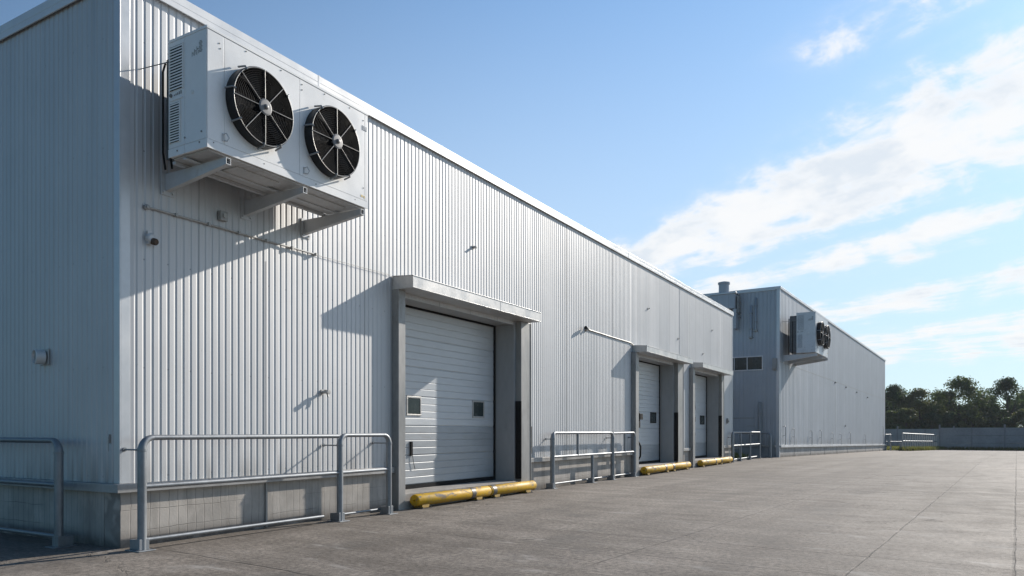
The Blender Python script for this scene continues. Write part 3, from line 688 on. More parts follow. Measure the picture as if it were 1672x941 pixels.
for zz, lab in ((3.45, 'upper of two dark bracket lamps beside the edge of the warehouse on the shaded wall'), (3.05, 'lower of two dark bracket lamps beside the edge of the warehouse on the shaded wall')):
    t = MB().box(-0.35, 0.0, -0.3, -0.02, 0.0, 0.06).box(-0.3, -0.05, -0.26, -0.03, -0.06, 0.0).build('bracket_lamp', M['jamb'], None, 0.006)
    tag(t, lab, 'lamp', 'bracket lamps on the shaded wall'); place2(t, -2.42, 0.0, zz)
u2 = thing('cooling_unit', 'smaller-looking distant twin-fan cooling unit on the tall blue-grey building', 'cooling unit', O2, ROT2, 'wall-mounted cooling units')
cooling_unit(u2, 0.55, 3.66, 5.29, 7.32, 0.70, 1.60, 0.60, M['cabinet2'], (0.75, 2.1, 3.35), 10)
# fittings along the far building
for i, (yy, zz, r, lab) in enumerate([(14.6, 4.78, 0.055, 'first small wall fitting on the seam of the far building, counted from its cooling unit'), (18.6, 4.72, 0.05, 'second small wall fitting on the seam of the far building, counted from its cooling unit'),
                              (23.2, 4.62, 0.05, 'third small wall fitting on the seam of the far building, counted from its cooling unit'), (28.6, 4.5, 0.05, 'small wall fitting on the far building seam nearest its far end'),
                              (18.4, 1.95, 0.055, 'lone small wall fitting at mid height below the seam on the far building')]):
    t = MB(); t.lathe((0, 0, 0), (1, 0, 0), [(r * 1.2, 0), (r * 1.2, 0.03), (r, 0.03), (r * 0.9, 0.09), (0, 0.1)], 12)
    o = tag(t.build('wall_fitting', M['conduit']), lab, 'wall fitting', 'small fittings on the far building'); place2(o, 0.018, yy, zz)
stubs = [(0.75, 0.95), (2.7, 0.85), (7.0, 0.8), (9.6, 0.85), (13.4, 0.75), (16.3, 0.7), (20.0, 0.85), (27.0, 0.75), (37.5, 1.6)]
proto = None
for i, (yy, hh) in enumerate(stubs):
    g = MB(); g.tube([(0.0, 0, hh), (0.09, 0, hh + 0.03), (0.12, 0, hh - 0.05), (0.12, 0, 0)], 0.015, 8); g.box(0.0, 0.12, -0.03, 0.03, hh * 0.5, hh * 0.5 + 0.02)
    lab = {0: 'short hooked vent pipe nearest the corner of the far building', 8: 'tall thin vent pipe at the far end of the distant building'}.get(i, 'short hooked vent pipe rising from the ledge of the far building')
    o = tag(g.build('vent_pipe', M['conduit']), lab, 'pipe', 'vent pipes along the far ledge'); place2(o, 0.018, yy, S2)

# ------------------------------------------------------------------ guard rails
def arc(c, a, b, r, n=6):      # quarter bend from direction a to direction b (unit vectors) round the corner point c
    c = Vector(c); a = Vector(a); b = Vector(b); o = c - a * r + b * r
    return [o + (-b * math.cos(t) + a * math.sin(t)) * r for t in [math.pi / 2 * i / n for i in range(n + 1)]]

def rail_post(root, p, h, r, wallward, foot=True, stay=None, bend=None, rr=0.03, name='post'):
    """upright; bend = unit vector along which its head turns into the top rail"""
    g = MB(); x, y, z = p
    if bend:
        b = Vector(bend); pts = [(x, y, z)] + [(x, y, z + h * q) for q in (0.3, 0.6)] 
        bendpts = arc((x, y, z + h), (0, 0, 1), b, 0.13)
        rad = [r] * len(pts) + [r + (rr - r) * (i / 6) for i in range(7)]
        g.tube(pts + bendpts, rad, 14)
    else:
        g.tube([(x, y, z), (x, y, z + h)], r, 12)
    o = g.build(name, M['steel'], root)
    if bend and r > 0.035:
        g = MB(); g.lathe((x, y, z + h - 0.15), (0, 0, 1), [(r, 0), (r + 0.006, 0.002), (r + 0.006, 0.02), (r, 0.022)], 16); g.build('collar', M['steel'], o)
    if foot:
        wx, wy = wallward
        g = MB(); tx, ty = -wy, wx
        def q(a, b, zz): return (x + wx * a + tx * b, y + wy * a + ty * b, zz)
        g.hexa([q(-0.10, -0.10, z), q(0.16, -0.10, z), q(0.16, 0.10, z), q(-0.10, 0.10, z), q(-0.10, -0.10, z + 0.012), q(0.16, -0.10, z + 0.012), q(0.16, 0.10, z + 0.012), q(-0.10, 0.10, z + 0.012)])
        f = r + 0.012
        g.hexa([q(-f * 0.7, -f, z + 0.0125), q(0.135, -f, z + 0.0125), q(0.135, f, z + 0.0125), q(-f * 0.7, f, z + 0.0125), q(-f * 0.7, -f, z + 0.13), q(0.135, -f, z + 0.12), q(0.135, f, z + 0.12), q(-f * 0.7, f, z + 0.13)])
        for a, b in (): 
            c = q(a, b, z + 0.012); g.tube([c, (c[0], c[1], z + 0.035)], 0.011, 6)
        g.build('base_plate', M['steel'], o, 0.004)
    if stay:
        wx, wy = wallward; g = MB(); zz = z + stay[0]; dl = stay[1]
        g.tube([(x, y, zz), (x + wx * (dl - 0.03), y + wy * (dl - 0.03), zz), (x + wx * dl, y + wy * dl, zz - 0.012)], 0.010, 8)
        g.lathe((x, y, zz - 0.012), (0, 0, 1), [(r, 0), (r + 0.005, 0.001), (r + 0.005, 0.024), (r, 0.025)], 14)
        g.tube([(x + wx * (dl - 0.02), y + wy * (dl - 0.02), zz), (x + wx * dl, y + wy * dl, zz)], 0.024, 8)
        g.build('wall_stay', M['steel'], o)
    return o

def bar(root, a, b, r, name='rail', seg=12):
    g = MB(); a = Vector(a); b = Vector(b); n = 5
    g.tube([a + (b - a) * i / n for i in range(n + 1)], r, seg); return g.build(name, M['steel'], root)

# rail in front of the first wall bay
D = 0.35
g1 = thing('guard_rail', 'long steel guard rail below the near cooling unit, in front of the first wall bay', 'guard rail', group='guard rails along the warehouses')
T = 1.235
rail_post(g1, (D, 0.034, 0), T, 0.047, (-1, 0), stay=(1.10, D - 0.02), bend=(0, 1, 0), rr=0.031)
rail_post(g1, (D, 3.083, 0), T + 0.012, 0.047, (-1, 0), stay=(1.10, D - 0.02), bend=(0, 1, 0), rr=0.030)
rail_post(g1, (D, 4.175, 0), T + 0.012, 0.045, (-1, 0), stay=(1.12, D - 0.02), bend=(0, -1, 0), rr=0.030)
bar(g1, (D, 0.164, T), (D, 3.05, T), 0.030, 'top_rail'); bar(g1, (D, 3.213, T + 0.012), (D, 4.045, T + 0.012), 0.029, 'top_rail')
bar(g1, (D, 0.06, 0.70), (D, 3.06, 0.705), 0.027, 'mid_rail'); bar(g1, (D, 3.11, 0.705), (D, 4.15, 0.71), 0.026, 'mid_rail')
bar(g1, (D, 0.06, 0.115), (D, 2.75, 0.105), 0.023, 'low_rail'); bar(g1, (D - 0.14, 3.11, 0.075), (D - 0.14, 4.15, 0.075), 0.018, 'low_rail')
# rail on the shaded end
g0 = thing('guard_rail', 'shaded steel guard rail along the end wall of the warehouse, left edge of the photo', 'guard rail', group='guard rails along the warehouses')
Ds = -0.285; x0 = -0.70
rail_post(g0, (x0, Ds, 0), 1.20, 0.047, (0, 1), bend=(-1, 0, 0), rr=0.031)
rail_post(g0, (x0 - 4.4, Ds, 0), 1.20, 0.047, (0, 1), bend=(1, 0, 0), rr=0.031)
bar(g0, (x0 - 0.13, Ds, 1.20), (x0 - 4.27, Ds, 1.20), 0.031, 'top_rail'); bar(g0, (x0 - 0.02, Ds, 0.70), (x0 - 4.4, Ds, 0.70), 0.027, 'mid_rail'); bar(g0, (x0 - 0.02, Ds, 0.12), (x0 - 4.4, Ds, 0.12), 0.023, 'low_rail')
# rail between the first and second doors
D = 0.2
g2 = thing('guard_rail', 'steel guard rail in front of the wall between the first and second loading doors', 'guard rail', group='guard rails along the warehouses')
rail_post(g2, (D, 10.09, 0), 1.27, 0.055, (-1, 0), stay=(1.13, D - 0.02), bend=(0, 1, 0), rr=0.032)
rail_post(g2, (D, 13.62, 0), 1.27, 0.055, (-1, 0), stay=(1.13, D - 0.02), bend=(0, -1, 0), rr=0.032)
rail_post(g2, (D, 15.25, 0), 1.27, 0.05, (-1, 0), stay=(1.13, D - 0.02), bend=(0, -1, 0), rr=0.032)
bar(g2, (D, 10.22, 1.27), (D, 13.49, 1.27), 0.032, 'top_rail'); bar(g2, (D, 13.66, 1.255), (D, 15.12, 1.27), 0.031, 'top_rail')
bar(g2, (D, 10.1, 0.72), (D, 13.6, 0.72), 0.03, 'mid_rail'); bar(g2, (D, 13.65, 0.72), (D, 15.2, 0.72), 0.03, 'mid_rail')
bar(g2, (D - 0.1, 10.1, 0.09), (D - 0.1, 15.2, 0.09), 0.02, 'low_rail')
bar(g2, (D, 11.43, 0.74), (D, 11.43, 1.25), 0.034, 'baluster'); rail_post(g2, (D, 12.3, 0), 0.70, 0.04, (-1, 0), name='baluster')
bar(g2, (D, 14.5, 0.74), (D, 14.5, 1.25), 0.03, 'baluster')
# rail across the gap after the warehouse
g3 = thing('guard_rail', 'open steel guard rail closing the gap between the two buildings', 'guard rail', group='guard rails along the warehouses')
rail_post(g3, (D, 26.72, 0), 1.27, 0.065, (-1, 0), bend=(0, 1, 0), rr=0.036, stay=(1.05, D - 0.02))
for yy in (28.15, 30.0, 32.05): rail_post(g3, (D, yy, 0), 1.26, 0.042, (-1, 0))
bar(g3, (D, 26.85, 1.27), (D, 32.09, 1.27), 0.036, 'top_rail'); bar(g3, (D, 26.75, 0.70), (D, 32.05, 0.70), 0.034, 'mid_rail'); bar(g3, (D - 0.08, 26.75, 0.1), (D - 0.08, 32.05, 0.1), 0.03, 'low_rail')
g4 = thing('low_rail', 'low second rail standing behind the open guard rail in the building gap', 'guard rail')
for yy in (27.9, 29.7, 31.9): rail_post(g4, (-0.75, yy, 0), 0.50, 0.035, (-1, 0), foot=False)
bar(g4, (-0.75, 27.7, 0.5), (-0.75, 32.0, 0.5), 0.032, 'top_rail')
# bent handrail at the foot of the shaded end wall
g5 = thing('bent_handrail', 'dim grey bent handrail at the foot of the shaded wall of the far building', 'handrail')
rail_post(g5, (0.42, 33.45, 0), 1.22, 0.075, (0, 1), foot=False, bend=(-1, 0, 0), rr=0.04)
bar(g5, (0.29, 33.45, 1.22), (-0.95, 33.45, 1.22), 0.04, 'top_rail')
# far railings
g6 = thing('gate_rail', 'small pair of steel posts with rails at the far corner of the distant building', 'guard rail')
for (x, y) in ((3.15, 73.6), (3.55, 74.4), (4.35, 75.4)): rail_post(g6, (x, y, gz(y)), 1.55 if x < 4 else 0.95, 0.075, (-1, 0), foot=False)
bar(g6, (3.15, 73.6, gz(74) + 1.53), (3.55, 74.4, gz(74) + 1.53), 0.05, 'top_rail'); bar(g6, (3.15, 73.6, gz(74) + 0.85), (4.6, 75.6, gz(75) + 0.85), 0.05, 'mid_rail')
g7 = thing('far_railing', 'long galvanised railing of many posts leading to the boundary wall', 'railing')
A = Vector((4.62, 73.0, 0)); B = Vector((7.25, 88.6, 0)); N = 16
for i in range(N):
    p = A + (B - A) * i / (N - 1); rail_post(g7, (p.x, p.y, gz(p.y)), 1.62, 0.055, (-1, 0), foot=False).data.materials[0] = M['conduit']
for hz, r in ((1.63, 0.06), (0.92, 0.055), (0.10, 0.05)):
    bar(g7, (A.x, A.y, gz(A.y) + hz), (B.x, B.y, gz(B.y) + hz), r, {1.63: 'top_rail', 0.92: 'mid_rail'}.get(hz, 'low_rail'))

# ------------------------------------------------------------------ yellow wheel stops
def wheel_stop(y0, y1, ym, label, r=0.104):
    x = 0.245; zc = 0.04 + r
    t = thing('wheel_stop', label, 'wheel stop', (x, y0, 0), group='yellow wheel stops at the loading doors')
    off = (x, y0, 0)
    for a, b in ((y0, ym - 0.012), (ym + 0.012, y1)):
        g = MB(); g.tube([(x, a, zc), (x, a + 0.02, zc), (x, (a + b) / 2, zc), (x, b - 0.02, zc), (x, b, zc)], [r * 0.93, r, r, r, r * 0.93], 24)
        g.build('bar', M['yellow'], t, off=off)
    g = MB(); g.tube([(x, ym - 0.02, zc), (x, ym + 0.02, zc)], r * 0.8, 16); g.build('coupling', M['void'], t, off=off)
    for bpos in (y0 + (ym - y0) * 0.70, ym + 0.06):
        g = MB(); g.lathe((x, bpos, zc), (0, 1, 0), [(r, 0), (r + 0.005, 0.004), (r + 0.005, 0.13), (r, 0.134)], 24); g.build('band', M['band'], t, off=off)
    for fy in (y0 + 0.12, y0 + (ym - y0) * 0.78, ym + 0.14, y1 - 0.42):
        g = MB()
        g.hexa([(x - 0.10, fy - 0.02, 0.012), (x + 0.085, fy - 0.02, 0.012), (x + 0.085, fy + 0.17, 0.012), (x - 0.10, fy + 0.17, 0.012),
                (x - 0.07, fy, zc - r * 0.6), (x + 0.07, fy, zc - r * 0.6), (x + 0.07, fy + 0.22, zc - r * 0.6), (x - 0.07, fy + 0.22, zc - r * 0.6)])
        f = g.build('foot', M['yellow'], t, 0.006, off=off)
        g = MB(); g.box(x - 0.14, x + 0.12, fy - 0.06, fy + 0.22, 0.0005, 0.0115)
        for q in (-0.03, 0.19): g.tube([(x + 0.103, fy + q, 0.0115), (x + 0.103, fy + q, 0.032)], 0.012, 6)
        g.build('foot_plate', M['band'], f, off=off)
    g = MB(); g.lathe((x, y0, zc), (0, -1, 0), [(r * 0.93, 0), (r * 0.90, 0.004), (r * 0.2, 0.005), (r * 0.16, 0.0), (0, 0.0)], 24); g.build('end_cap', M['yellow'], t, off=off)
wheel_stop(4.96, 9.08, 7.26, 'worn yellow tubular wheel stop in front of the nearest, largest loading door')
wheel_stop(15.9, 20.3, 18.35, 'yellow wheel stop in front of the middle loading door', 0.112)
wheel_stop(21.75, 26.15, 24.3, 'yellow wheel stop in front of the farthest loading door, smallest in view', 0.112)

# ------------------------------------------------------------------ small things on the warehouse walls
t = thing('conduit_pipe', 'thin conduit pipe running from below the near cooling unit to the nearest door canopy', 'pipe', (0.014, 0.3, 3.87))
g = MB(); g.tube([(0.022, 0, 0), (0.022, 1.5, 0.0), (0.022, 2.6, 0.0)], 0.012, 8); g.tube([(0.012, 2.6, 0.0), (0.012, 4.3, 0.015)], 0.0035, 6); g.build('pipe', M['conduit'], t)
g = MB(); g.lathe((-0.002, 0.0, 0), (1, 0, 0), [(0.032, 0), (0.032, 0.025), (0.022, 0.03), (0.02, 0.05), (0, 0.052)], 14); g.build('junction_cap', M['ledge'], t)
for q in range(6): MB().box(-0.002, 0.05, 0.35 + q * 0.45, 0.375 + q * 0.45, -0.019, 0.019).build('pipe_clip', M['conduit'], t)
t = thing('wall_lamp', 'rusty round bulkhead fitting below the left end of the conduit pipe', 'wall lamp', (0.014, 0.345, 3.52))
g = MB(); g.lathe((0, 0, 0), (1, 0, 0), [(0.062, 0), (0.064, 0.02), (0.055, 0.045), (0.04, 0.055), (0, 0.055)], 18); g.box(0.0, 0.035, -0.045, -0.02, -0.07, 0.08); g.build('housing', M['bracket'], t)
g = MB(); g.lathe((0.0, 0.012, -0.02), (1, 0.1, -0.3), [(0.04, 0.03), (0.04, 0.085), (0.03, 0.10), (0, 0.10)], 14); g.build('socket', M['rust'], t)
t = thing('tap_fitting', 'small pale tap fitting casting a shadow low on the wall left of the nearest door', 'tap', (0.014, 3.07, 1.88))
g = MB(); g.lathe((0, 0, 0), (1, 0, 0), [(0.04, 0), (0.04, 0.012), (0.022, 0.014), (0.022, 0.10), (0.034, 0.105), (0.034, 0.14), (0, 0.142)], 14); g.build('body', M['conduit'], t)
g = MB(); g.tube([(0.075, 0, 0), (0.075, 0.03, -0.03), (0.085, 0.035, -0.075)], 0.014, 8); g.box(0.06, 0.10, -0.035, 0.035, 0.022, 0.032); g.build('spout', M['conduit'], t)
t = thing('wall_box', 'small dull junction box under the near cooling unit', 'junction box', (0.014, 1.32, 4.02))
g = MB(); g.box(0, 0.06, -0.055, 0.055, -0.06, 0.06); g.build('box', M['ledge'], t, 0.008)
g = MB(); g.lathe((0.06, 0, 0), (1, 0, 0), [(0.03, 0), (0.03, 0.02), (0, 0.022)], 12); g.build('lid_screw', M['conduit'], t)
t = thing('wall_sensor', 'tiny pale sensor high on the plain wall above the nearest door canopy', 'sensor', (0.014, 7.1, 4.885))
g = MB(); g.box(0, 0.015, -0.03, 0.03, -0.03, 0.03); g.lathe((0.015, 0, 0), (1, 0.2, -0.2), [(0.024, 0), (0.024, 0.055), (0.0, 0.06)], 12); g.build('body', M['conduit'], t)
t = thing('security_camera', 'dark small camera on the wall with a conduit leading to the middle door canopy', 'camera', (0.014, 12.2, 3.92))
g = MB(); g.lathe((0.1, -0.1, 0), (0.35, -1, -0.1), [(0, -0.09), (0.042, -0.085), (0.045, 0.06), (0.036, 0.07), (0, 0.065)], 14); g.build('housing', M['black'], t)
g = MB(); g.lathe((0, 0.12, 0), (1, 0, 0), [(0.06, 0), (0.06, 0.03), (0.03, 0.04), (0.03, 0.08), (0, 0.09)], 14); g.build('mount', M['conduit'], t)
t = tag(MB().tube([(0.03, 12.35, 3.92), (0.03, 14.0, 3.90), (0.03, 15.4, 3.89), (0.03, 15.62, 3.84)], 0.017, 8).build('conduit_pipe', M['conduit']), 'pale conduit running from the small dark camera to the middle door canopy', 'pipe')
for i, (yy, zz, lab) in enumerate([(16.9, 5.1, 'small wall hook high above the middle loading door canopy'), (19.9, 4.5, 'small wall hook just above the right end of the middle canopy'), (24.2, 5.3, 'small wall hook high above the farthest loading door canopy'), (22.9, 4.25, 'small wall hook just above the farthest loading door canopy')]):
    g = MB(); g.box(0, 0.012, -0.035, 0.035, -0.03, 0.03); g.tube([(0.012, 0, 0), (0.04, 0, -0.005), (0.045, 0, 0.025)], 0.011, 8)
    o = tag(g.build('wall_hook', M['conduit']), lab, 'wall hook', 'small hooks on the upper wall'); o.location = (0.013, yy, zz)
t = thing('vent_outlet', 'round pale vent outlet on the shaded end wall of the warehouse', 'vent', (-1.50, -0.014, 2.20), (0, 0, 0))
g = MB(); g.box(-0.095, 0.095, -0.02, 0.0, -0.095, 0.10); g.build('back_plate', M['conduit'], t, 0.004)
g = MB(); g.lathe((0, -0.02, 0), (-0.18, -1, 0), [(0.085, 0), (0.088, 0.10), (0.08, 0.106), (0.074, 0.07), (0.0, 0.07)], 28); g.build('spout', M['cap'], t)
g = MB(); g.lathe((-0.015, -0.1, 0), (-0.18, -1, 0), [(0.07, 0.0), (0.0, 0.004)], 24); g.build('mesh_cover', M['ledge'], t)
t = tag(MB().box(-0.006, 0.006, -0.02, -0.002, -0.05, 0.05).box(-0.003, 0.003, -0.025, -0.02, -0.14, 0.02).build('cable_clip', M['jamb']), 'thin dark clip low on the shaded end wall close to the building corner', 'clip'); t.location = (-0.16, -0.012, 1.22)
# hoses and guards beside the doors
def hose(label, y, pts, r):
    return tag(MB().tube([(x, y + b, z) for x, b, z in pts], r, 8).build('hanging_hose', M['rubber']), label, 'hose', 'black hoses hanging at the doors')
hose('black looped hose hanging beside the left frame of the middle loading door', 16.0, [(-0.3, 0.1, 1.2), (-0.12, 0.25, 1.12), (-0.02, 0.35, 0.85), (-0.03, 0.35, 0.55), (-0.12, 0.3, 0.35), (-0.2, 0.2, 0.5)], 0.028)
hose('long black hose hanging down inside the left frame of the farthest loading door', 21.7, [(-0.2, 0.15, 2.9), (-0.08, 0.3, 2.7), (-0.05, 0.35, 2.2), (-0.1, 0.3, 1.7), (-0.05, 0.32, 1.2), (-0.1, 0.3, 0.8), (-0.2, 0.2, 0.6)], 0.04)
for yy, lab in ((9.5, 'black rubber fender on the wall just right of the nearest door frame'), (20.25, 'black rubber fender on the wall just right of the middle door frame'), (25.75, 'black rubber fender on the wall just right of the farthest door frame')):
    g = MB(); g.box(0.0, 0.07, -0.05, 0.05, -0.3, 0.3); o = tag(g.build('rubber_fender', M['rubber'], None, 0.012), lab, 'fender', 'rubber fenders beside the doors'); o.location = (0.013, yy - 0.2 if yy < 10 else yy, 1.12)
t = tag(MB().box(0, 0.07, -0.06, 0.06, -0.11, 0.11).box(0.07, 0.1, -0.03, 0.03, -0.05, 0.02).build('wall_switch', M['jamb'], None, 0.006), 'small grey switch box on the wall end right of the farthest loading door', 'switch box'); t.location = (0.013, 26.5, 1.75)

# ------------------------------------------------------------------ boundary wall
def boundary(x0, x1, y, top, label, pitch, name='boundary_wall'):
    zb = gz(y)
    t = thing(name, label, 'wall', (x0, y, zb), group='boundary walls at the end of the yard'); hh = top - zb; n = int((x1 - x0) / pitch)
    g = MB()
    for k in range(n):
        a = k * pitch + 0.06; b = (k + 1) * pitch - 0.06
        for q in range(3):
            g.box(a, b, 0, 0.18, -0.1 + (hh + 0.1) * q / 3 + (0.02 if q else 0), -0.1 + (hh + 0.1) * (q + 1) / 3)
    g.build('panels', M['boundary'], t, 0.01)
    for k in range(n + 1):
        g = MB(); g.box(k * pitch - 0.08, k * pitch + 0.08, -0.03, 0.22, -0.1, hh + (0.35 if k % 2 == 0 else 0.03)); g.build('pillar', M['pillar'], t, 0.01)
boundary(7.55, 40.0, 89.2, 1.72, 'grey concrete panel wall across the right end of the yard below the trees', 3.0)
boundary(-9.0, 9.0, 98.0, 1.62, 'set-back grey concrete wall seen behind the long galvanised railing', 3.0)

# ------------------------------------------------------------------ grass and weeds
def grass(name, spots, n, h, mat):
    g = MB()
    for _ in range(n):
        (xa, xb, ya, yb) = rnd.choice(spots); x = rnd.uniform(xa, xb); y = rnd.uniform(ya, yb); a = rnd.uniform(0, 6.28); hh = h * rnd.uniform(0.4, 1.1); w = 0.02 + hh * 0.08
        dx, dy = math.cos(a) * w, math.sin(a) * w; lx, ly = rnd.uniform(-1, 1) * hh * 0.4, rnd.uniform(-1, 1) * hh * 0.4; z = gz(y)
        g.add([(x - dx, y - dy, z - 0.01), (x + dx, y + dy, z - 0.01), (x + lx, y + ly, z + hh)], [(0, 1, 2)])
    o = g.build(name, mat); o['kind'] = 'stuff'; o['label'] = 'dry green grass along the foot of the wall and railing'; o['category'] = 'grass'; return o
spots = []
for i in range(14):
    p = A + (B - A) * i / 13; spots.append((p.x - 0.3, p.x + 0.7, p.y - 0.6, p.y + 0.6))
grass('grass', spots + [(7.6, 28, 88.5, 89.1)] * 14 + [(-4, 8, 89, 97.8)] * 10 + [(3.0, 4.5, 76, 88)] * 4, 9000, 0.42, M['grass'])
grass('weeds', [(-2.2, -1.1, 28.5, 33.4), (-3, -0.5, 31, 33.2)], 900, 0.30, M['grass'])

# ------------------------------------------------------------------ trees
def tree(label, px, depth, height, width, mat, seed, base=0.25, clumps=34, leaf=0.36, per=150, openness=0.0, kind='tree', group='trees behind the boundary wall'):
    rr = random.Random(seed); x, y = along_view(px, depth); z = gz(y) - 0.06
    t = thing('broadleaf_tree' if kind == 'tree' else 'leafy_shrub', label, kind, (x, y, z), group=group)
    tr = MB(); lean = (rr.uniform(-0.3, 0.3), rr.uniform(-0.3, 0.3))
    h0 = height * 0.62; r0 = 0.035 * height * 0.6
    tp = [(0, 0, -0.2), (lean[0] * 0.2, lean[1] * 0.2, h0 * 0.35), (lean[0] * 0.6, lean[1] * 0.6, h0 * 0.7), (lean[0], lean[1], h0)]
    tr.tube(tp, [r0 * 1.2, r0, r0 * 0.75, r0 * 0.4], 8)
    cs = []
    for k in range(clumps):
        a = rr.uniform(0, 6.283); u = rr.random()
        hz = base + (1 - base) * (u ** 0.8); prof = math.sin(min(1, (hz - base) / (1 - base) * 0.80 + 0.22) * math.pi) ** 0.6
        rad = width * 0.5 * prof * (0.35 + 0.65 * rr.random() ** 0.5)
        cs.append((math.cos(a) * rad + lean[0] * hz, math.sin(a) * rad + lean[1] * hz, height * hz * 0.96, height * (0.09 + 0.06 * rr.random()) * (1 - openness * 0.35)))
    for c in cs[: 14]:
        s = 0.25 + 0.7 * rr.random(); zz = min(h0 * 0.98, c[2] * (0.45 + 0.3 * rr.random()))
        st = Vector((lean[0] * zz / h0, lean[1] * zz / h0, zz)); en = Vector(c[:3]); mid = st.lerp(en, 0.5) + Vector((0, 0, -0.04 * height))
        tr.tube([st, mid, en], [r0 * 0.38, r0 * 0.24, r0 * 0.08], 6, False)
    tr.build('trunk', M['bark'], t)
    g = MB()
    for (cx, cy, cz, cr) in cs:
        for _ in range(int(per * (cr / (height * 0.1)) ** 2 * (1 - openness * 0.3))):
            d = Vector((rr.gauss(0, 1), rr.gauss(0, 1), rr.gauss(0, 1))).normalized() * cr * (rr.random() ** 0.45) * rr.uniform(0.8, 1.1)
            p = Vector((cx, cy, cz)) + Vector((d.x * 1.15, d.y * 1.15, d.z * 0.8))
            nrm = (d.normalized() + Vector((rr.gauss(0, 0.7), rr.gauss(0, 0.7), rr.gauss(0, 0.7) + 0.3))).normalized()
            a = nrm.orthogonal().normalized(); b = nrm.cross(a); th = rr.uniform(0, 6.28); s = leaf * rr.uniform(0.5, 1.1)
            e1 = (a * math.cos(th) + b * math.sin(th)) * s * 0.5; e2 = (b * math.cos(th) - a * math.sin(th)) * s * 0.32
            g.add([p - e1, p + e2, p + e1, p - e2], [(0, 1, 2, 3)])
    g.build('crown', mat, t)
tree('tallest spreading tree with a broken open crown, rising above the right boundary wall', 1566, 106, 9.9, 8.6, M['leaf_b'], 11, 0.34, 46, openness=0.35)
tree('tall airy tree at the right edge of the photo, sky showing through its branches', 1645, 108, 9.9, 6.8, M['leaf_a'], 12, 0.40, 36, openness=0.5)
tree('rounded dark tree touching the far corner of the distant building', 1462, 112, 9.0, 6.4, M['leaf_a'], 13, 0.2, 40)
tree('mid-height olive tree second from the corner of the distant building', 1504, 109, 8.6, 6.0, M['leaf_c'], 14, 0.15, 40)
tree('dense dark tree filling the gap left of the tallest tree', 1534, 112, 8.0, 6.2, M['leaf_a'], 15, 0.12, 42)
tree('lower dark tree between the tallest tree and the airy tree at right', 1606, 113, 6.9, 7.0, M['leaf_a'], 16, 0.1, 44)
tree('olive tree standing right of the airy tree, cut by the photo edge', 1680, 112, 8.2, 7.0, M['leaf_b'], 17, 0.15, 42)
for i, (px, dp, h, w, mt, lab) in enumerate([
        (1452, 104, 5.0, 5.0, 'leaf_b', 'sunlit shrub beside the far building corner, leftmost above the wall'),
        (1480, 103, 5.4, 5.0, 'leaf_c', 'yellowish shrub above the set-back wall behind the railing'),
        (1520, 103, 4.8, 5.2, 'leaf_a', 'dark shrub above the point where the boundary wall steps back'),
        (1556, 102, 4.6, 5.4, 'leaf_a', 'dark shrub under the tallest tree'),
        (1590, 101, 5.2, 5.4, 'leaf_c', 'olive shrub just right of the tallest tree'),
        (1628, 102, 4.9, 5.6, 'leaf_a', 'dark shrub left of the airy tree at the right'),
        (1668, 101, 5.2, 5.6, 'leaf_c', 'olive shrub at the right edge of the photo')]):
    tree(lab, px, dp, h, w, M[mt], 40 + i, 0.02, 30, 0.32, 170, kind='shrub', group='shrubs behind the boundary wall')
# darker second rank behind
for i, (px, dp, h, w, lab) in enumerate([
        (1445, 124, 8.2, 8.0, 'dark background tree partly hidden by the far building'),
        (1490, 126, 7.6, 8.0, 'dark background tree behind the olive tree'),
        (1545, 128, 7.4, 8.5, 'dark background tree behind the tallest tree'),
        (1600, 126, 7.2, 8.5, 'dark background tree behind the low gap in the tree line'),
        (1655, 128, 7.4, 8.5, 'dark background tree behind the airy tree at right')]):
    tree(lab, px, dp, h, w, M['leaf_a'], 70 + i, 0.05, 40, 0.5, 110, group='second row of trees')

# ------------------------------------------------------------------ thin summer haze in the air
hz = MB().box(-900, 900, -900, 900, -3.0, 14.0).build('haze', bpy.data.materials.new('haze_air'))
hz['kind'] = 'stuff'; hz['label'] = 'thin pale haze over the yard and the far trees'; hz['category'] = 'haze'
hm = hz.data.materials[0]; hm.use_nodes = True; hm.node_tree.nodes.clear()
ho = hm.node_tree.nodes.new('ShaderNodeOutputMaterial'); hv = hm.node_tree.nodes.new('ShaderNodeVolumePrincipled')
hv.inputs['Color'].default_value = (0.86, 0.92, 1.0, 1); hv.inputs['Density'].default_value = 0.00026; hv.inputs['Anisotropy'].default_value = 0.15
hm.node_tree.links.new(hv.outputs[0], ho.inputs['Volume'])

# ------------------------------------------------------------------ light and sky
SUN_DIR = Vector((0.45, 1.63, 0.85)).normalized()       # towards the sun
sl = bpy.data.lights.new('sun', 'SUN'); sl.energy = 5.0; sl.angle = R(0.6); sl.color = (1.0, 0.93, 0.84)
so = bpy.data.objects.new('sun', sl); COL.objects.link(so); so.rotation_euler = SUN_DIR.to_track_quat('Z', 'Y').to_euler(); so.location = (20, 40, 40)
w = bpy.data.worlds.new('World'); SC.world = w; w.use_nodes = True
nt = NT(w.node_tree); bg = w.node_tree.nodes['Background']
sky = nt.node('ShaderNodeTexSky', sky_type='NISHITA'); sky.sun_disc = False
sky.sun_elevation = math.asin(SUN_DIR.z); sky.sun_rotation = math.atan2(SUN_DIR.x, SUN_DIR.y)
sky.altitude = 100; sky.air_density = 1.0; sky.dust_density = 0.25; sky.ozone_density = 1.6
g = nt.node('ShaderNodeTexCoord').outputs['Generated']
x, y, z = nt.sep(g)
base = nt.mix(1.0, sky.outputs[0], (0.86, 1.32, 1.60), 'MULTIPLY')
sunward = nt.ss(nt.m('ADD', nt.m('MULTIPLY', x, 0.2661), nt.m('MULTIPLY', y, 0.9639)), -0.25, 0.75)   # haze glows towards the sun only
gain = nt.m('ADD', 0.50, nt.m('MULTIPLY', sunward, 0.50))
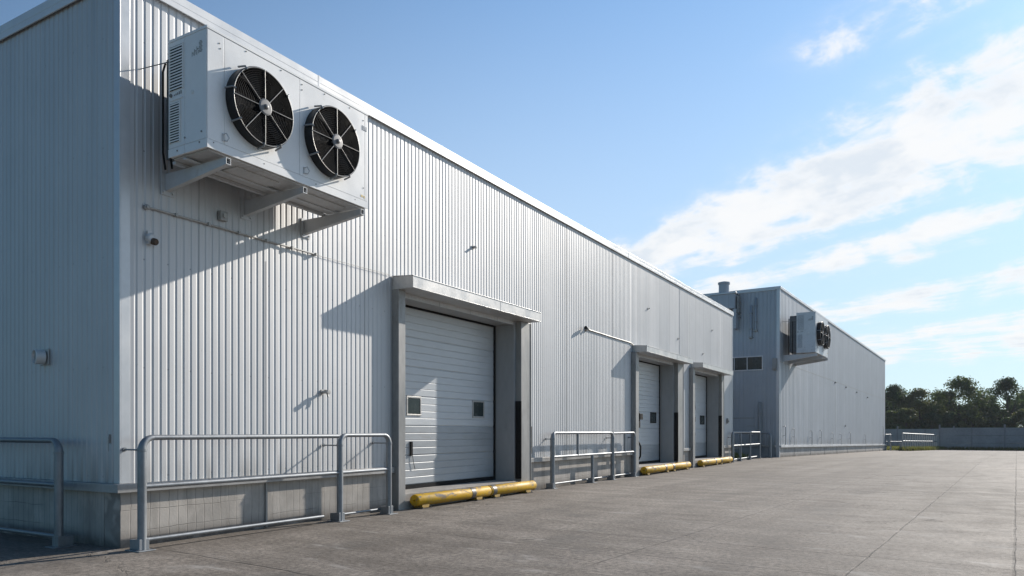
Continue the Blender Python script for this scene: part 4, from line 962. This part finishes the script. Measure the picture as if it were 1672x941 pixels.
base = nt.mix(1.0, base, nt.comb(gain, gain, gain), 'MULTIPLY')
veil = nt.m('MULTIPLY', nt.m('MULTIPLY', nt.ss(z, 0.75, 0.0), 0.82), sunward)                       # thin high haze towards the horizon
base = nt.mix(veil, base, (6.2, 7.2, 8.1))
zc = nt.m('MAXIMUM', z, 0.03)
qx = nt.m('DIVIDE', x, zc); qy = nt.m('DIVIDE', y, zc)
V = nt.m('ADD', nt.m('MULTIPLY', qx, 0.61347), nt.m('MULTIPLY', qy, 0.78972))
Wc = nt.m('ADD', nt.m('MULTIPLY', qx, -0.78972), nt.m('MULTIPLY', qy, 0.61347))
def cn(fv, fw, seed, det, rough, dist=0.0): return nt.noise(nt.comb(nt.m('MULTIPLY', V, fv), nt.m('MULTIPLY', Wc, fw), seed), 1.0, det, rough, dist)
lowf = cn(0.55, 0.5, 3.1, 2, 0.5)
puff = nt.m('ADD', nt.m('MULTIPLY', nt.noise(nt.scalev(g, (1, 1, 1.7)), 15.0, 9, 0.60, 0.3), 0.68), nt.m('MULTIPLY', cn(5.5, 2.4, 1.7, 9, 0.6, 0.25), 0.32))
mid = cn(1.9, 1.1, 5.3, 3, 0.5)
wisp = cn(9.0, 2.6, 7.7, 7, 0.62, 0.8)
Vd = nt.m('ADD', V, nt.m('MULTIPLY', nt.m('SUBTRACT', lowf, 0.5), 0.4))
def band(lo, hi, s0, s1, wlo, whi, ws, amp):
    b = nt.m('MULTIPLY', nt.ss(Vd, lo - s0, lo + s0), nt.ss(Vd, hi + s1, hi - s1))
    b = nt.m('MULTIPLY', b, nt.m('MULTIPLY', nt.ss(Wc, wlo - ws, wlo + ws), nt.ss(Wc, whi + ws, whi - ws)))
    return nt.m('MULTIPLY', b, amp)
bands = [band(1.92, 2.66, 0.25, 0.45, -3.0, 4.8, 0.8, 1.02), band(3.08, 3.62, 0.25, 0.45, 0.0, 5.0, 0.8, 0.85),
         band(4.4, 5.4, 0.4, 0.6, 0.0, 5.5, 0.8, 0.72), band(1.42, 1.66, 0.14, 0.16, 0.9, 1.5, 0.3, 0.42), band(6.2, 10.0, 0.6, 1.5, -2.0, 9.0, 1.0, 0.65)]
bsum = bands[0]
for b in bands[1:]: bsum = nt.m('MAXIMUM', bsum, b)
tex = nt.m('ADD', nt.m('ADD', nt.m('MULTIPLY', nt.m('SUBTRACT', puff, 0.49), 3.4), nt.m('MULTIPLY', nt.m('SUBTRACT', mid, 0.5), 1.0)), nt.m('MULTIPLY', nt.m('SUBTRACT', wisp, 0.5), 0.45))
raw = nt.m('MULTIPLY', nt.m('ADD', bsum, tex), nt.ss(bsum, 0.0, 0.2))
dens = nt.m('ADD', nt.m('MULTIPLY', nt.ss(raw, 0.32, 0.98), 0.72), nt.m('MULTIPLY', nt.ss(raw, -0.1, 1.2), 0.28))
shade = nt.m('MULTIPLY', nt.ss(raw, 0.7, 1.3), nt.ss(nt.noise(nt.scalev(g, (1, 1, 2.2)), 10.0, 7, 0.55, 0.2), 0.42, 0.62))
ccol = nt.mix(nt.m('MULTIPLY', shade, 0.75), (9.1, 9.15, 9.2), (6.6, 7.35, 8.2))
col = nt.mix(nt.m('MULTIPLY', dens, 0.95), base, ccol)
nt.l.new(col, bg.inputs['Color']); bg.inputs['Strength'].default_value = 0.1

SC.view_settings.view_transform = 'Standard'; SC.view_settings.look = 'None'
SC.view_settings.exposure = 0.1; SC.view_settings.gamma = 1.0; SC.view_settings.use_curve_mapping = False
SC.render.film_transparent = False
SC.cycles.max_bounces = 6; SC.cycles.diffuse_bounces = 3; SC.cycles.glossy_bounces = 3
